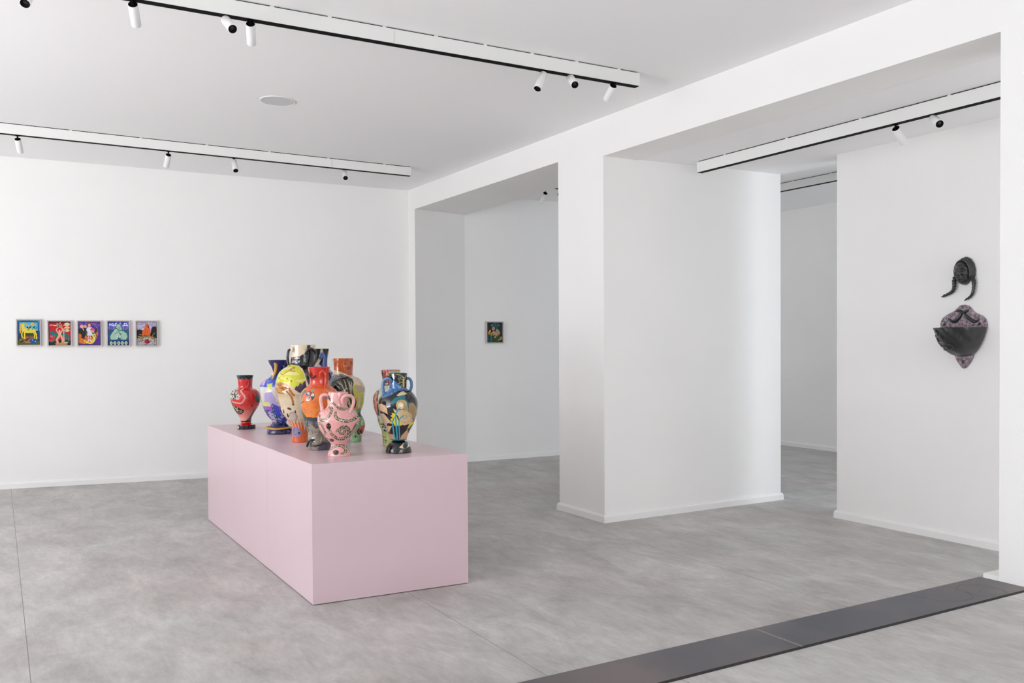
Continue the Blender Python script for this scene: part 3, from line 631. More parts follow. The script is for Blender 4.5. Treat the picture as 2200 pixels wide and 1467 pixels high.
v.rev('body', p1, 'cdb79a', [(G6, [('G', 'c0622e', 'c55a28', 100, 560), ('N', 'a04c26', 40, .74, [(560, 120), (1110, 120), (1110, 560), (560, 560)], 4), ('E', '8a3a24', 1010, 375, 45, 45), ('E', '8a3a24', 1075, 240, 30, 50), ('E', 'a04028', 680, 270, 45, 60),
    ('P', 'd6c4a8', [(560, 430), (700, 425), (850, 470), (1050, 575), (1250, 690), (1400, 900), (1400, 1500), (280, 1500), (280, 700), (560, 540)]), ('P', '72727c', [(280, 1100), (290, 800), (470, 600), (620, 530), (900, 528), (1000, 590), (850, 650), (650, 740), (600, 1100)]), ('N', '565763', 40, .55, [(280, 1100), (290, 800), (470, 600), (620, 530), (900, 528), (1000, 590), (850, 650), (650, 740), (600, 1100)], 2),
    ('P', 'bdb538', [(1160, 810), (1240, 780), (1320, 830), (1410, 900), (1410, 1300), (1330, 1500), (1180, 1500), (1240, 1230), (1170, 1000)]), ('P', 'b5a18c', [(1210, 830), (1330, 810), (1400, 880), (1400, 1010), (1300, 990)]), ('S', 'c9b9a0', 40, [(1270, 1500), (1290, 1300), (1310, 1100)]),
    ('P', '141518', [(620, 720), (760, 645), (870, 605), (1000, 580), (1130, 640), (1180, 740), (1160, 900), (1205, 1100), (1245, 1230), (1200, 1420), (940, 1420), (880, 1000), (700, 990), (610, 860)])] + br + [('P', '2a2622', [(560, 1450), (1300, 1450), (1200, 2126), (560, 2126)])])], 6, rim='c87440', bottom=True)

# small green vase
v = Vase('small green vase with an orange and black eye, behind the pink snake vase', 765, 947)
p1 = prof(L9, [(118, 215, 605), (150, 225, 600), (240, 245, 575), (300, 240, 575), (360, 215, 605), (450, 155, 660), (560, 110, 705), (640, 100, 726), (740, 100, 724), (850, 130, 698), (960, 165, 660), (1050, 195, 628), (1110, 215, 606), (1200, 215, 598), (1278, 215, 592), (1278, 215, 592)])
v.rev('body', p1, '74a377', [(L9, [('N', '84b285', 60, .6, [(100, 100), (740, 100), (740, 1290), (100, 1290)], 3), ('P', '17130f', [(470, 300), (610, 190), (600, 330), (640, 430), (520, 380)]), ('P', 'cdb79a', [(600, 230), (640, 240), (640, 400), (600, 360)]), ('E', 'd88a4a', 580, 500, 60, 26, -.4), ('E', 'a8c8b0', 650, 600, 30, 90), ('E', '17110f', 585, 910, 100, 120), ('P', 'cf4c2c', [(590, 790), (730, 660), (730, 860), (650, 880)]), ('S', 'd65a3a', 26, [(600, 810), (545, 880), (580, 955)]), ('P', 'd8cfa8', [(540, 1040), (660, 970), (640, 1030), (580, 1050)]), ('E', '8f1414', 425, 1085, 28, 52), ('E', 'a81818', 425, 925, 18, 22), ('E', '3a2a1e', 330, 1130, 24, 14)])], 7, rim='cc4a34', inside='c23a28', bottom=True)

# tall yellow / black vase in the middle
v = Vase('tallest vase, yellow and cream with black neck and looping black handles', 645.5, 947.5)
p1 = [(741.3, 653.2, 25.8), (750, 653, 25.2), (765, 652.2, 24.6), (778, 651.2, 24.6), (784, 650, 25.5), (788, 649, 31), (794, 648.5, 40), (803, 648, 47.3), (817, 647.6, 52), (832, 647.3, 53), (850, 647, 49.6), (872, 646.5, 42.5), (886, 646, 38), (902, 645.6, 27.5), (912, 645.2, 20), (922, 645, 17.6), (937, 645, 17), (950.5, 645.2, 17), (950.5, 645.2, 17)]
flame = [(760, 1300), (760, 1100)]
for i, (x, y) in enumerate(((780, 950), (800, 940), (838, 1035), (815, 945), (826, 940), (868, 1040), (848, 950), (862, 945), (900, 1040), (885, 965), (898, 955), (930, 1050), (925, 960), (940, 965), (955, 1060), (955, 965), (966, 970), (985, 1060), (1000, 960), (1030, 1040))): flame.append((x, y+18*(i % 2)))
flame += [(1060, 1100), (1060, 1300)]
face = [(1040, 560), (700, 555), (600, 560), (600, 100), (1250, 90), (1360, 90), (1360, 760), (1090, 760)]
v.rev('body', p1, 'd8c6aa', [(Cc, [('P', 'dccbb2', [(500, 90), (1400, 90), (1400, 560), (500, 560)]), ('P', '101013', [(1125, 90), (1180, 90), (1180, 200), (1500, 260), (1500, 1000), (1200, 1000), (1110, 740), (1040, 640), (940, 575), (700, 560), (660, 480), (720, 395), (960, 370), (1080, 285), (1120, 190)]), ('N', 'b02030', 30, .5, [(760, 400), (820, 400), (820, 520), (760, 520)], 3), ('N', 'd8dce0', 22, .6, [(740, 400), (960, 390), (960, 520), (740, 530)], 5)]),  # red and pale specks paint glints onto the black neck
    (A, [('P', 'cdc91f', [(560, 440), (640, 360), (720, 330), (850, 330), (930, 350), (1000, 400), (1040, 480), (1040, 620), (930, 590), (860, 540), (760, 520), (640, 545), (560, 560)]),
    ('P', 'ddd88a', [(740, 375), (860, 350), (900, 370), (800, 385)]), ('P', 'ddd88a', [(760, 430), (900, 395), (985, 430), (960, 445), (840, 440)]), ('P', 'ddd88a', [(930, 500), (1040, 480), (1040, 510), (960, 520)]), ('P', 'ddd88a', [(690, 480), (780, 465), (790, 480), (700, 495)]),
    ('S', 'a8742c', 10, [(735, 420), (780, 436), (850, 392), (905, 365), (880, 362), (858, 380), (880, 398), (925, 402)]),
    ('E', '1c1a14', 722, 478, 6, 7), ('E', '1c1a14', 745, 476, 6, 8), ('E', '1c1a14', 840, 480, 7, 9), ('E', '1c1a14', 890, 508, 10, 7),
    ('P', '4c3a50', [(925, 600), (945, 560), (965, 570), (985, 530), (1010, 540), (1040, 500), (1060, 620), (980, 640)]),
    ('P', 'b87c38', [(640, 540), (760, 520), (850, 545), (905, 620), (860, 640), (800, 655), (700, 650), (650, 620)]), ('N', 'd09a5a', 26, .55, [(640, 540), (850, 545), (905, 620), (700, 650)], 4), ('N', '8a5524', 20, .68, [(640, 540), (850, 545), (905, 620), (700, 650)], 6), ('G', 'c9ab84', 'd8c6aa', 655, 720),
    ('P', 'e3dbd2', [(770, 625), (850, 592), (890, 625), (820, 655)]), ('S', 'a56c2a', 12, [(682, 620), (700, 710), (716, 805)]), ('S', 'a0682a', 24, [(835, 625), (880, 670), (897, 720), (900, 768)]), ('S', 'a0682a', 26, [(870, 610), (915, 665)]), ('E', '2c1c12', 900, 772, 12, 6), ('E', '4a2c22', 717, 800, 6, 10),  # first pale patch paints white glints onto the animal
    ('E', '44261e', 850, 818, 27, 13, .35), ('E', '44261e', 770, 852, 10, 24), ('E', '44261e', 817, 897, 13, 25, -.15), ('E', '44261e', 915, 855, 8, 24), ('B', 'c9b79e', 940, 960),
    ('P', '8f86a0', [(700, 850), (760, 870), (800, 950), (760, 960)]), ('E', 'cdbfb0', 755, 900, 22, 48, -.45), ('E', '2a2422', 885, 906, 47, 54), ('R', 'c9bcae', 885, 906, 41, 47, .07), ('E', 'c3b8ac', 882, 906, 36, 43), ('P', '3a1c28', [(735, 955), (790, 990), (820, 1040), (790, 1040)]), ('P', 'd8662a', flame), ('B', 'd8662a', 1140, 1300),
    ('P', '8a82a8', [(840, 1035), (880, 1028), (930, 1050), (955, 1090), (945, 1130), (900, 1150), (860, 1140), (835, 1090)]), ('S', '8a82a8', 12, [(940, 1095), (985, 1078)]), ('E', '14121a', 925, 1100, 12, 12), ('S', '4c4668', 5, [(860, 1060), (868, 1110), (895, 1115)]), ('S', '4c4668', 5, [(872, 1045), (874, 1070)])])], 8, rim='d9c8b0', bottom=True)
v.tube('handle', sc(Cc, [(705, 215, .02, 4.5), (668, 240, .02, 5.5), (648, 330, .02, 5.8), (648, 450, .025, 5.5), (678, 560, .035, 5)]), 5.5, '0f0f12')
v.tube('handle', sc(Cc, [(1125, 320, .074, 4), (1130, 250, .085, 5), (1180, 205, .086, 5.8), (1245, 215, .075, 6), (1292, 300, .06, 6), (1285, 430, .06, 5.8), (1250, 550, .07, 5.5), (1215, 640, .09, 5)]), 5.5, '0f0f12')
bm = bmesh.new(); q = Vector(v.pt(560+790/10.48, 730+215/10.48, .072)); blob(bm, q, tuple(v.rt*.0085), tuple(v.fw*.008), (0, 0, .019)); from_bm('relief_ear', bm, glaze('d8c6ae'), v.o, True)

# orange red vase in front
v = Vase('orange vase with red neck and a coloured wheel, grey lower half', 688, 963.5)
p1 = prof(A, [(361, 1013, 1259), (400, 1020, 1254), (460, 1030, 1248), (530, 1035, 1244), (565, 1022, 1255), (600, 975, 1300), (640, 940, 1335), (700, 922, 1352), (780, 925, 1350), (860, 935, 1340), (940, 955, 1325), (1000, 973, 1308), (1070, 1000, 1282), (1130, 1012, 1270), (1200, 1008, 1270), (1260, 1012, 1268), (1294, 1017, 1266), (1294, 1017, 1266)])
low = [(900, 950), (1400, 950), (1400, 1300), (900, 1300)]
v.rev('body', p1, 'd8702c', [(A, [('G', 'c62420', 'cf4426', 350, 560), ('G', 'd4552a', 'de7832', 560, 700), ('G', 'de7832', 'e38c3c', 700, 920), ('N', 'da7434', 50, .6, [(930, 600), (1360, 600), (1360, 900), (930, 900)], 3),
    ('W', '1c1620', 1080, 672, 50, ['3a50b8', 'd8cfc0', 'd86a3a', '6a2a48', 'd8862e', 'e0d6b8', '2f7050', '16301f', 'd8702c', '4058c0', 'd06a70', 'd8603a']),
    ('S', '5f6a62', 34, [(1010, 625), (975, 665), (960, 700)]), ('S', '8a9088', 24, [(1110, 602), (1095, 622)]), ('P', '767c74', [(915, 720), (950, 690), (965, 760), (960, 900), (1010, 1060), (960, 1010), (930, 900)]), ('S', 'c4d0ca', 8, [(940, 680), (932, 800), (945, 900)]), ('S', '6a6258', 16, [(960, 760), (1000, 740)]),
    ('S', 'b0642c', 5, [(960, 840), (1020, 862), (1085, 862), (1090, 845), (1000, 832)]), ('S', 'b0642c', 4, [(970, 820), (1030, 832), (1070, 812)]),
    ('B', '333a42', 915, 958), ('P', 'e38c3c', [(985, 900), (1400, 900), (1400, 920), (985, 915)]), ('G', '6f675c', '857c70', 958, 1300), ('N', '544e48', 34, .62, [(900, 955), (1400, 955), (1400, 1060), (900, 1060)], 4), ('N', '9a9184', 44, .6, low, 6), ('E', '5f74c8', 1062, 985, 26, 9), ('E', '5f74c8', 1150, 975, 26, 8, -.3), ('E', '5f74c8', 975, 1000, 10, 34),
    ('S', '4c5244', 26, [(950, 830), (985, 900), (1000, 1000), (1035, 1075)]), ('S', '4c5244', 22, [(985, 880), (1030, 950), (1030, 1010)]), ('P', '554f62', [(1130, 1300), (1160, 1240), (1200, 1215), (1290, 1190), (1290, 1300)]),
    ('E', '6f6a84', 1250, 700, 24, 10, .3), ('S', 'e0a060', 12, [(1250, 620), (1300, 640), (1350, 680)])])], 9, rim='c83028', bottom=True)
v.tube('handle', sc(A, [(1172, 480, .055, 3.5), (1172, 430, .06, 4.2), (1195, 402, .06, 4.8), (1225, 432, .052, 5), (1228, 500, .05, 4.8), (1226, 570, .06, 4.6), (1214, 612, .078, 4)]), 4.6, 'cf4a28', lump=lambda t: 1+.12*math.sin(t*40))
v.tube('handle', sc(A, [(1254, 418, .005, 2), (1264, 450, .0, 4.5), (1262, 480, 0, 4), (1250, 510, .005, 2)]), 4, '101012')
v.tube('relief_snake', sc(A, [(1018, 408, .04, 4), (1026, 440, .05, 8), (1032, 490, .045, 5)]), 6, '121012', .3)
v.tube('relief_snake', sc(A, [(1036, 420, .058, 3.5), (1062, 462, .066, 3.6), (1098, 474, .07, 3.6), (1128, 446, .069, 3)]), 4, '141214', .3)
v.tube('relief_snake', sc(A, [(1020, 1240, .058, 5), (1036, 1195, .07, 5), (1065, 1165, .078, 5.2), (1098, 1162, .079, 4.8)]), 5, '121213', .3)
v.tube('relief_snake', sc(A, [(1060, 1228, .074, 2.2), (1110, 1228, .08, 3.4), (1170, 1218, .079, 4), (1230, 1196, .07, 4)]), 4, '17171a', .3)

# pink snake vase, front
v = Vase('pink two-handled vase covered in black striped snakes, foremost on plinth', 728.3, 976.5)
p1 = prof(K8, [(117, 334, 712), (170, 330, 714), (240, 324, 710), (310, 318, 702), (380, 318, 704), (430, 280, 735), (470, 205, 815), (540, 148, 885), (620, 120, 925), (700, 124, 928), (790, 145, 905), (870, 180, 868), (950, 228, 815), (1030, 290, 760), (1100, 350, 708), (1150, 382, 680), (1160, 383, 680), (1200, 372, 698), (1260, 345, 728), (1320, 320, 752), (1372, 310, 766), (1372, 310, 766)])
ink = '0c0b0c'
v.rev('body', p1, 'dc9c9a', [(K8, [('G', 'e4aaa8', 'dfa09e', 100, 1400),
    ('Z', 0, 44, [(365, 175), (400, 250), (470, 320), (540, 390), (620, 432), (740, 440)]), ('P', ink, [(345, 165), (375, 170), (410, 240), (385, 265), (350, 230)]),
    ('Z', 0, 56, [(380, 405), (440, 420), (450, 490), (410, 570), (340, 630), (260, 645), (200, 600)]), ('E', ink, 204, 562, 34, 22, .9), ('S', '6a5050', 5, [(230, 480), (300, 470), (320, 520)]),
    ('Z', 0, 58, [(545, 470), (540, 540), (590, 610), (700, 655), (810, 660), (890, 620), (925, 560)]),
    ('Z', 0, 62, [(420, 800), (440, 880), (490, 960), (580, 1020), (680, 1010), (760, 930), (775, 840), (720, 765), (650, 770)]), ('Z', 0, 50, [(660, 772), (618, 830), (628, 900), (680, 912), (710, 865), (690, 815), (640, 815), (590, 830), (540, 880)]), ('E', ink, 414, 760, 48, 66), ('E', '6f6a64', 392, 748, 12, 14), ('E', '6f6a64', 438, 745, 12, 14), ('E', '4a4642', 415, 795, 10, 12),
    ('Z', 0, 44, [(160, 760), (200, 705), (250, 730), (300, 820), (325, 900), (280, 950)]), ('Z', 0, 34, [(165, 780), (195, 880), (250, 950), (310, 1010), (390, 1040)]), ('E', ink, 432, 1050, 50, 34), ('E', '8a857c', 420, 1040, 8, 8), ('E', '8a857c', 448, 1062, 8, 8),
    ('Z', 0, 46, [(930, 700), (870, 820), (815, 920), (765, 1040)]), ('Z', 0, 54, [(370, 1260), (430, 1210), (520, 1165), (620, 1170), (685, 1230), (680, 1300), (600, 1320)]), ('E', ink, 512, 1292, 62, 46), ('E', '6f6a64', 498, 1270, 12, 11), ('E', '6f6a64', 560, 1300, 11, 13), ('P', ink, [(720, 1220), (740, 1260), (725, 1270)])])], 10, rim='dd9e9c', inside='9a5a56', bottom=True)
v.tube('handle', sc(K8, [(335, 172, .01, 5), (285, 160, .01, 7), (220, 175, .01, 7), (192, 240, .01, 7), (200, 340, .01, 7), (215, 420, .01, 7.5), (222, 500, .012, 8)]), 7, 'e2a8a5')
v.tube('handle', sc(K8, [(672, 372, .058, 5), (652, 310, .066, 6), (648, 240, .068, 6.5), (690, 180, .062, 7), (765, 170, .05, 7.2), (832, 210, .035, 7.4), (850, 300, .03, 7.4), (825, 400, .035, 7.2), (795, 480, .05, 7.5), (785, 530, .062, 7.5)]), 7, 'e2a8a5', lump=lambda t: 1+.035*math.sin(t*70))

# back vase of the right hand pair
v = Vase('pale green vase with pink figures, half hidden behind the black vase', 842, 955)
p1 = prof(H7, [(40, 160, 472), (120, 168, 468), (200, 178, 460), (255, 185, 455), (290, 175, 465), (330, 130, 520), (400, 60, 590), (470, 28, 620), (540, 22, 628), (620, 30, 620), (720, 52, 596), (820, 85, 565), (900, 102, 545), (980, 130, 520), (1060, 158, 490), (1150, 168, 480), (1230, 170, 478), (1296, 172, 476), (1296, 172, 476)])
v.rev('body', p1, 'aebda2', [(H7, [('N', 'c8d6c4', 50, .5, [(0, 200), (650, 200), (650, 800), (0, 800)], 3), ('P', '8f4a40', [(150, 40), (300, 40), (310, 290), (170, 300)]), ('N', '2a2426', 30, .5, [(150, 40), (300, 40), (310, 290), (170, 300)], 4), ('N', 'c88a78', 24, .62, [(150, 40), (300, 40), (310, 290), (170, 300)], 6), ('B', 'b4605a', 38, 48), ('P', '8fae90', [(310, 50), (430, 50), (430, 120), (310, 120)]),
    ('P', '2e2a2a', [(60, 430), (100, 380), (145, 370), (140, 430), (125, 560), (150, 700), (150, 800), (110, 780), (40, 600), (22, 560)]), ('P', 'd08870', [(70, 440), (110, 385), (125, 400), (115, 470), (100, 520), (120, 560), (110, 640), (115, 770), (95, 740), (80, 640), (60, 640), (75, 560), (50, 520)]), ('P', 'b06a5c', [(30, 560), (60, 560), (70, 640), (110, 760), (130, 880), (90, 800), (50, 700)]), ('E', '2c4a6a', 120, 870, 30, 18), ('P', 'b5b85a', [(90, 880), (200, 900), (200, 1000), (120, 960)]), ('N', '16181a', 22, .5, [(120, 920), (260, 900), (260, 1060), (150, 1060)], 3),
    ('G', 'a0ac62', 'b4c07e', 1050, 1300), ('S', '3c1c16', 12, [(170, 1145), (245, 1145)]), ('S', '3c1c16', 8, [(170, 1185), (290, 1215)]), ('S', '3c1c16', 7, [(200, 1165), (205, 1235)]), ('S', '3c1c16', 7, [(235, 1175), (240, 1240)]), ('S', '3c1c16', 7, [(265, 1180), (262, 1250)]), ('S', '3c1c16', 7, [(175, 1225), (225, 1240)])])], 11, rim='b8645c', bottom=True)

# black vase with the winged figure
v = Vase('glossy black vase with blue handles and a winged figure over water jets', 856.2, 970)
p1 = prof(H7, [(92, 284, 586), (150, 286, 584), (230, 290, 580), (310, 292, 576), (345, 285, 580), (375, 250, 622), (420, 192, 680), (500, 132, 735), (580, 108, 758), (660, 110, 757), (740, 130, 742), (830, 160, 720), (920, 200, 690), (1000, 240, 648), (1080, 270, 605), (1140, 295, 580), (1172, 303, 568)])
v.rev('body', p1, '0e0f13', [(H7, [('P', '3a689a', [(180, 490), (190, 430), (260, 360), (280, 230), (330, 180), (400, 210), (450, 250), (500, 300), (580, 340), (560, 360), (430, 385), (350, 440), (260, 470)]), ('N', '5f8cba', 30, .6, [(200, 400), (300, 200), (560, 340), (300, 450)], 4), ('N', 'b02848', 20, .68, [(305, 90), (335, 90), (335, 330), (305, 330)], 3), ('N', 'aab0b8', 18, .7, [(340, 90), (440, 90), (440, 170), (340, 170)], 7),
    ('S', 'c4ba6a', 22, [(540, 190), (538, 250), (538, 305)]), ('S', 'c4ba6a', 7, [(535, 150), (500, 120), (430, 105)]), ('S', 'c4ba6a', 6, [(530, 200), (500, 180), (500, 150), (520, 130)]), ('S', 'c4ba6a', 6, [(530, 240), (490, 235), (460, 260)]), ('S', 'c4ba6a', 6, [(530, 270), (500, 290), (495, 330)]), ('S', 'c4ba6a', 6, [(550, 200), (570, 160), (575, 120)]), ('S', 'c4ba6a', 6, [(550, 240), (575, 250)]), ('E', 'c4ba6a', 540, 160, 14, 16),
    ('P', 'd4bc9a', [(440, 445), (500, 390), (545, 378), (610, 420), (560, 440), (500, 450)]), ('S', '1a1a1a', 5, [(540, 385), (600, 415)]),
    ('P', '176e78', [(330, 585), (370, 540), (410, 480), (520, 440), (575, 440), (590, 510), (650, 530), (660, 640), (700, 660), (640, 680), (590, 560), (500, 520), (420, 570), (370, 590)]), ('P', '101216', [(580, 450), (680, 450), (720, 560), (640, 570), (600, 520)]),
    ('P', 'd6bd9a', [(108, 640), (125, 600), (180, 580), (250, 600), (285, 650), (300, 750), (250, 725), (180, 705), (125, 690)]), ('P', 'd6bd9a', [(155, 760), (190, 738), (240, 750), (300, 820), (350, 880), (320, 900), (270, 900), (260, 960), (205, 965), (165, 880)]), ('P', 'd6b892', [(235, 965), (290, 945), (360, 945), (330, 990), (300, 1050), (265, 1065), (232, 1020)]),
    ('P', 'dcc81a', [(360, 720), (430, 735), (470, 850), (525, 900), (520, 935), (400, 940), (395, 905), (325, 905), (360, 865), (335, 835), (375, 800), (345, 770), (380, 755)]), ('P', 'dcc81a', [(705, 880), (680, 930), (650, 960), (590, 1015), (620, 950), (640, 905)]),
    ('E', 'b79c6c', 527, 590, 84, 78), ('P', 'b79c6c', [(445, 590), (470, 560), (480, 660), (450, 690)]), ('S', 'c9b084', 8, [(470, 640), (450, 590), (480, 540)]), ('S', 'c9b084', 8, [(590, 650), (600, 590), (570, 535)]), ('P', 'b09466', [(560, 560), (620, 600), (640, 690), (590, 700), (560, 640)]), ('P', 'a58a5e', [(640, 600), (665, 565), (705, 570), (745, 650), (752, 760), (735, 850), (705, 895), (690, 800), (640, 740)]), ('S', '94805c', 6, [(690, 620), (710, 720), (705, 830)]), ('S', '94805c', 5, [(665, 640), (690, 740), (690, 830)]),
    ('P', 'cfb890', [(395, 650), (450, 690), (500, 680), (560, 670), (640, 700), (680, 780), (690, 870), (640, 915), (560, 935), (510, 920), (490, 860), (470, 780), (405, 700)]), ('S', '7a6440', 6, [(560, 690), (620, 700), (650, 730)]), ('S', '7a6440', 6, [(640, 740), (660, 800), (695, 860)]), ('S', '7a6440', 5, [(480, 560), (500, 535), (545, 535), (575, 570), (580, 640)]), ('E', 'd9c5a4', 513, 612, 42, 58), ('S', '8f7850', 4, [(513, 600), (505, 628), (515, 630)]), ('E', '8f7850', 495, 598, 8, 5), ('E', '8f7850', 532, 598, 8, 5), ('E', 'a8645a', 508, 645, 10, 5), ('R', '9c8260', 570, 790, 34, 30, .1), ('S', '9c8260', 5, [(510, 850), (560, 890), (640, 870), (680, 850)]),
    ('P', '28566f', [(600, 1110), (640, 1010), (700, 920), (745, 860), (760, 860), (690, 1030), (620, 1120)]), ('P', 'c89870', [(265, 1085), (380, 1090), (390, 1180), (300, 1180)]), ('P', 'cda27c', [(478, 1180), (500, 1110), (600, 1010), (600, 1110), (560, 1180)]),
    ('S', '2f9fb2', 24, [(500, 652), (455, 700), (432, 770), (430, 900), (432, 1180)]), ('S', '2f9fb2', 24, [(432, 785), (385, 840), (372, 920), (380, 1080), (398, 1180)]), ('S', '2f9fb2', 20, [(556, 775), (500, 815), (478, 880), (475, 1000), (472, 1180)])])], 12, rim='121317')
p2 = prof(H7, [(1172, 303, 568), (1176, 300, 572), (1176, 300, 572), (1190, 302, 570), (1204, 345, 530), (1204, 345, 530), (1222, 315, 560), (1262, 272, 605), (1320, 238, 636), (1380, 222, 647), (1420, 220, 649), (1420, 220, 649)])
v.rev('foot', p2, '0a0b0f', [(H7, [('B', '0e6470', 1165, 1203), ('P', 'dcc29e', [(468, 1312), (530, 1245), (560, 1240), (605, 1270), (625, 1308), (560, 1338)]), ('E', '0f3a40', 562, 1288, 36, 46), ('S', 'dfe6e4', 6, [(600, 1262), (612, 1300)])])], 13, bottom=True)
v.tube('handle', sc(H7, [(340, 235, .045, 5), (330, 190, .05, 6), (285, 170, .045, 6.5), (225, 200, .035, 6.5), (195, 280, .03, 6.5), (205, 380, .035, 6.8), (225, 445, .05, 7)]), 6, '3f6c9e')
v.tube('handle', sc(H7, [(575, 185, .0, 5), (610, 175, .0, 6), (650, 220, .0, 6.2), (658, 300, .0, 6.2), (640, 370, .0, 6), (622, 400, .0, 6)]), 6, '3a6594')

# ------------------------------------------------------------------ framed paintings
def framed(rect, crop, prect, base, ops, wall, label, seed, deep=.034, group=None, rough=.2):
    """rect: outer frame in photo px; prect: panel rect in crop px; wall: (point, direction)"""
    wp, wd = np.array(wall[0], float), np.array(wall[1], float); wd = wd/np.linalg.norm(wd); n = np.array([wd[1], -wd[0], 0])   # towards the camera side
    pl0 = wp + n*deep
    def hit(x, y):
        d = ray(x, y); t = ((pl0-C0) @ n)/(d @ n); return C0 + d*t
    x0, y0, x1, y1 = rect; ym = (y0+y1)/2; a = hit(x0, ym); b = hit(x1, ym); zt = (hit(x0, y0)[2]+hit(x1, y0)[2])/2; zb = (hit(x0, y1)[2]+hit(x1, y1)[2])/2
    W = float((b-a) @ wd); H = zt-zb; O = a.copy(); O[2] = zb
    s, ox, oy = crop; px0, py0, px1, py1 = ox+prect[0]/s, oy+prect[1]/s, ox+prect[2]/s, oy+prect[3]/s
    u0, u1 = (px0-x0)/(x1-x0)*W, (px1-x0)/(x1-x0)*W; bw = .0115; 
    P = lambda u, v, d: Vector(O + wd*u - n*d + np.array([0, 0, v]))
    o = thing('framed_painting', tuple((O + wd*W/2 - n*deep)), label, 'painting', group)
    wdv, nv, uz = Vector(wd), Vector(n), Vector((0, 0, 1)); bm = bmesh.new(); dd = deep-.001
    for (ua, ub, va, vb) in ((0, W, 0, bw), (0, W, H-bw, H), (0, bw, bw, H-bw), (W-bw, W, bw, H-bw)):
        obox(bm, P((ua+ub)/2, (va+vb)/2, dd/2), wdv, nv, uz, ub-ua, dd, vb-va)
    from_bm('frame', bm, M_FRAME, o)
    bm = bmesh.new(); obox(bm, P(W/2, H/2, .026), wdv, nv, uz, W-2*bw, .008, H-2*bw); from_bm('backing', bm, M_FRAMEIN, o)
    g = .0028; NX, NY = int((W-2*bw)/.0015), int((H-2*bw)/.0015)
    us = np.linspace(bw+g, W-bw-g, NX); vs = np.linspace(bw+g, H-bw-g, NY); U, Vv = np.meshgrid(us, vs)
    fx = (U-bw)/(W-2*bw); fy = 1-(Vv-bw)/(H-2*bw); PX = np.stack([px0+fx*(px1-px0), py0+fy*(py1-py0)], -1).reshape(-1, 2)
    col = paint(PX, base, [(crop, ops)], seed, rough); hgt = (vnoise(PX[:, 0], PX[:, 1], 3, seed)*.0008).reshape(NY, NX)
    edge = (U < us[1]) | (U > us[-2]) | (Vv < vs[1]) | (Vv > vs[-2])
    dz = .010-hgt; dz[edge] = .022
    V = O[None, None] + U[..., None]*wd - dz[..., None]*n; V[..., 2] = O[2]+Vv
    I = np.arange(NX*NY).reshape(NY, NX); f4 = np.stack([I[:-1, :-1], I[:-1, 1:], I[1:, 1:], I[1:, :-1]], -1).reshape(-1, 4)
    me = bpy.data.meshes.new('panel'); me.from_pydata(V.reshape(-1, 3).tolist(), [], f4.tolist()); setcol(me, col)
    link('panel', me, M_TILE, o, False)
WB = ((P_corner[0], P_corner[1], 0), (1, -.1640, 0)); WS = ((XS, YS, 0), (XE+.3-XS, 9.44-YS, 0))
c1 = (20.95, 30, 680); c2 = (16.92, 30, 680); c3 = (11.58, 160, 680); c6 = (22.57, 1035, 680)
Y_ = 'e2c93e'
framed((34.4, 685.4, 88.2, 743), c1, (140, 165, 1180, 1280), '52aec4', [('P', '1a4436', [(100, 680), (1200, 640), (1200, 1300), (100, 1300)]), ('P', '4f641c', [(100, 1000), (260, 1020), (400, 1130), (1200, 1130), (1200, 1300), (100, 1300)]), ('P', '7a5238', [(230, 1050), (330, 940), (520, 870), (900, 860), (1060, 1000), (1050, 1150), (700, 1200), (260, 1160)]), ('N', 'a8826a', 40, .6, [(230, 1050), (400, 900), (1060, 1000), (700, 1200), (260, 1160)], 3),
    ('S', '1b4a88', 52, [(205, 1000), (205, 320), (250, 235), (600, 225), (1040, 235), (1105, 310), (1115, 700), (1110, 980), (1040, 1090)]), ('S', '58c0c0', 14, [(165, 900), (160, 220), (260, 180), (1120, 190), (1160, 400)]),
    ('P', Y_, [(340, 470), (470, 470), (560, 545), (900, 548), (995, 620), (985, 700), (830, 745), (560, 745), (430, 700), (360, 620)]), ('P', Y_, [(290, 360), (330, 315), (450, 310), (475, 480), (340, 520), (330, 430)]), ('S', 'dfae3c', 48, [(310, 360), (270, 450), (275, 600), (270, 740)]), ('S', Y_, 55, [(390, 660), (335, 800), (355, 935)]), ('S', Y_, 62, [(465, 680), (465, 850), (460, 980)]), ('S', 'd9c038', 55, [(860, 700), (935, 830), (920, 970)]), ('S', Y_, 62, [(930, 650), (1010, 820), (1025, 990)]),
    ('S', 'd9a93a', 42, [(340, 330), (450, 300), (540, 350), (620, 425), (700, 410), (790, 360)]), ('E', Y_, 830, 320, 60, 56), ('E', 'b8762a', 825, 320, 22, 24), ('S', 'd9a93a', 38, [(830, 380), (900, 400), (1000, 350)]),
    ('S', '0f1512', 20, [(600, 470), (680, 620)]), ('S', '0f1512', 20, [(740, 460), (620, 640)]), ('S', '0f1512', 20, [(920, 450), (825, 600)]), ('S', '0f1512', 18, [(1060, 480), (920, 565)]), ('S', '0f1512', 58, [(600, 475), (622, 500)]), ('S', '0f1512', 55, [(738, 462), (712, 500)]), ('S', '0f1512', 55, [(925, 455), (905, 490)]), ('P', '0f1512', [(990, 660), (1070, 650), (1060, 730)]), ('P', '0f1512', [(285, 690), (330, 690), (300, 770)]),
    ('E', '175596', 875, 1110, 165, 112), ('E', 'c8d8e8', 965, 1130, 22, 24), ('E', '7fb4e0', 830, 1060, 18, 40), ('E', '14100e', 330, 1130, 90, 32, -.35), ('E', '14100e', 590, 1035, 80, 32, -.7)],
    WB, 'framed painting of a yellow bull stuck with arrows, leftmost on back wall', 21, group='small framed paintings on the back wall')
F2 = 'e6a48c'
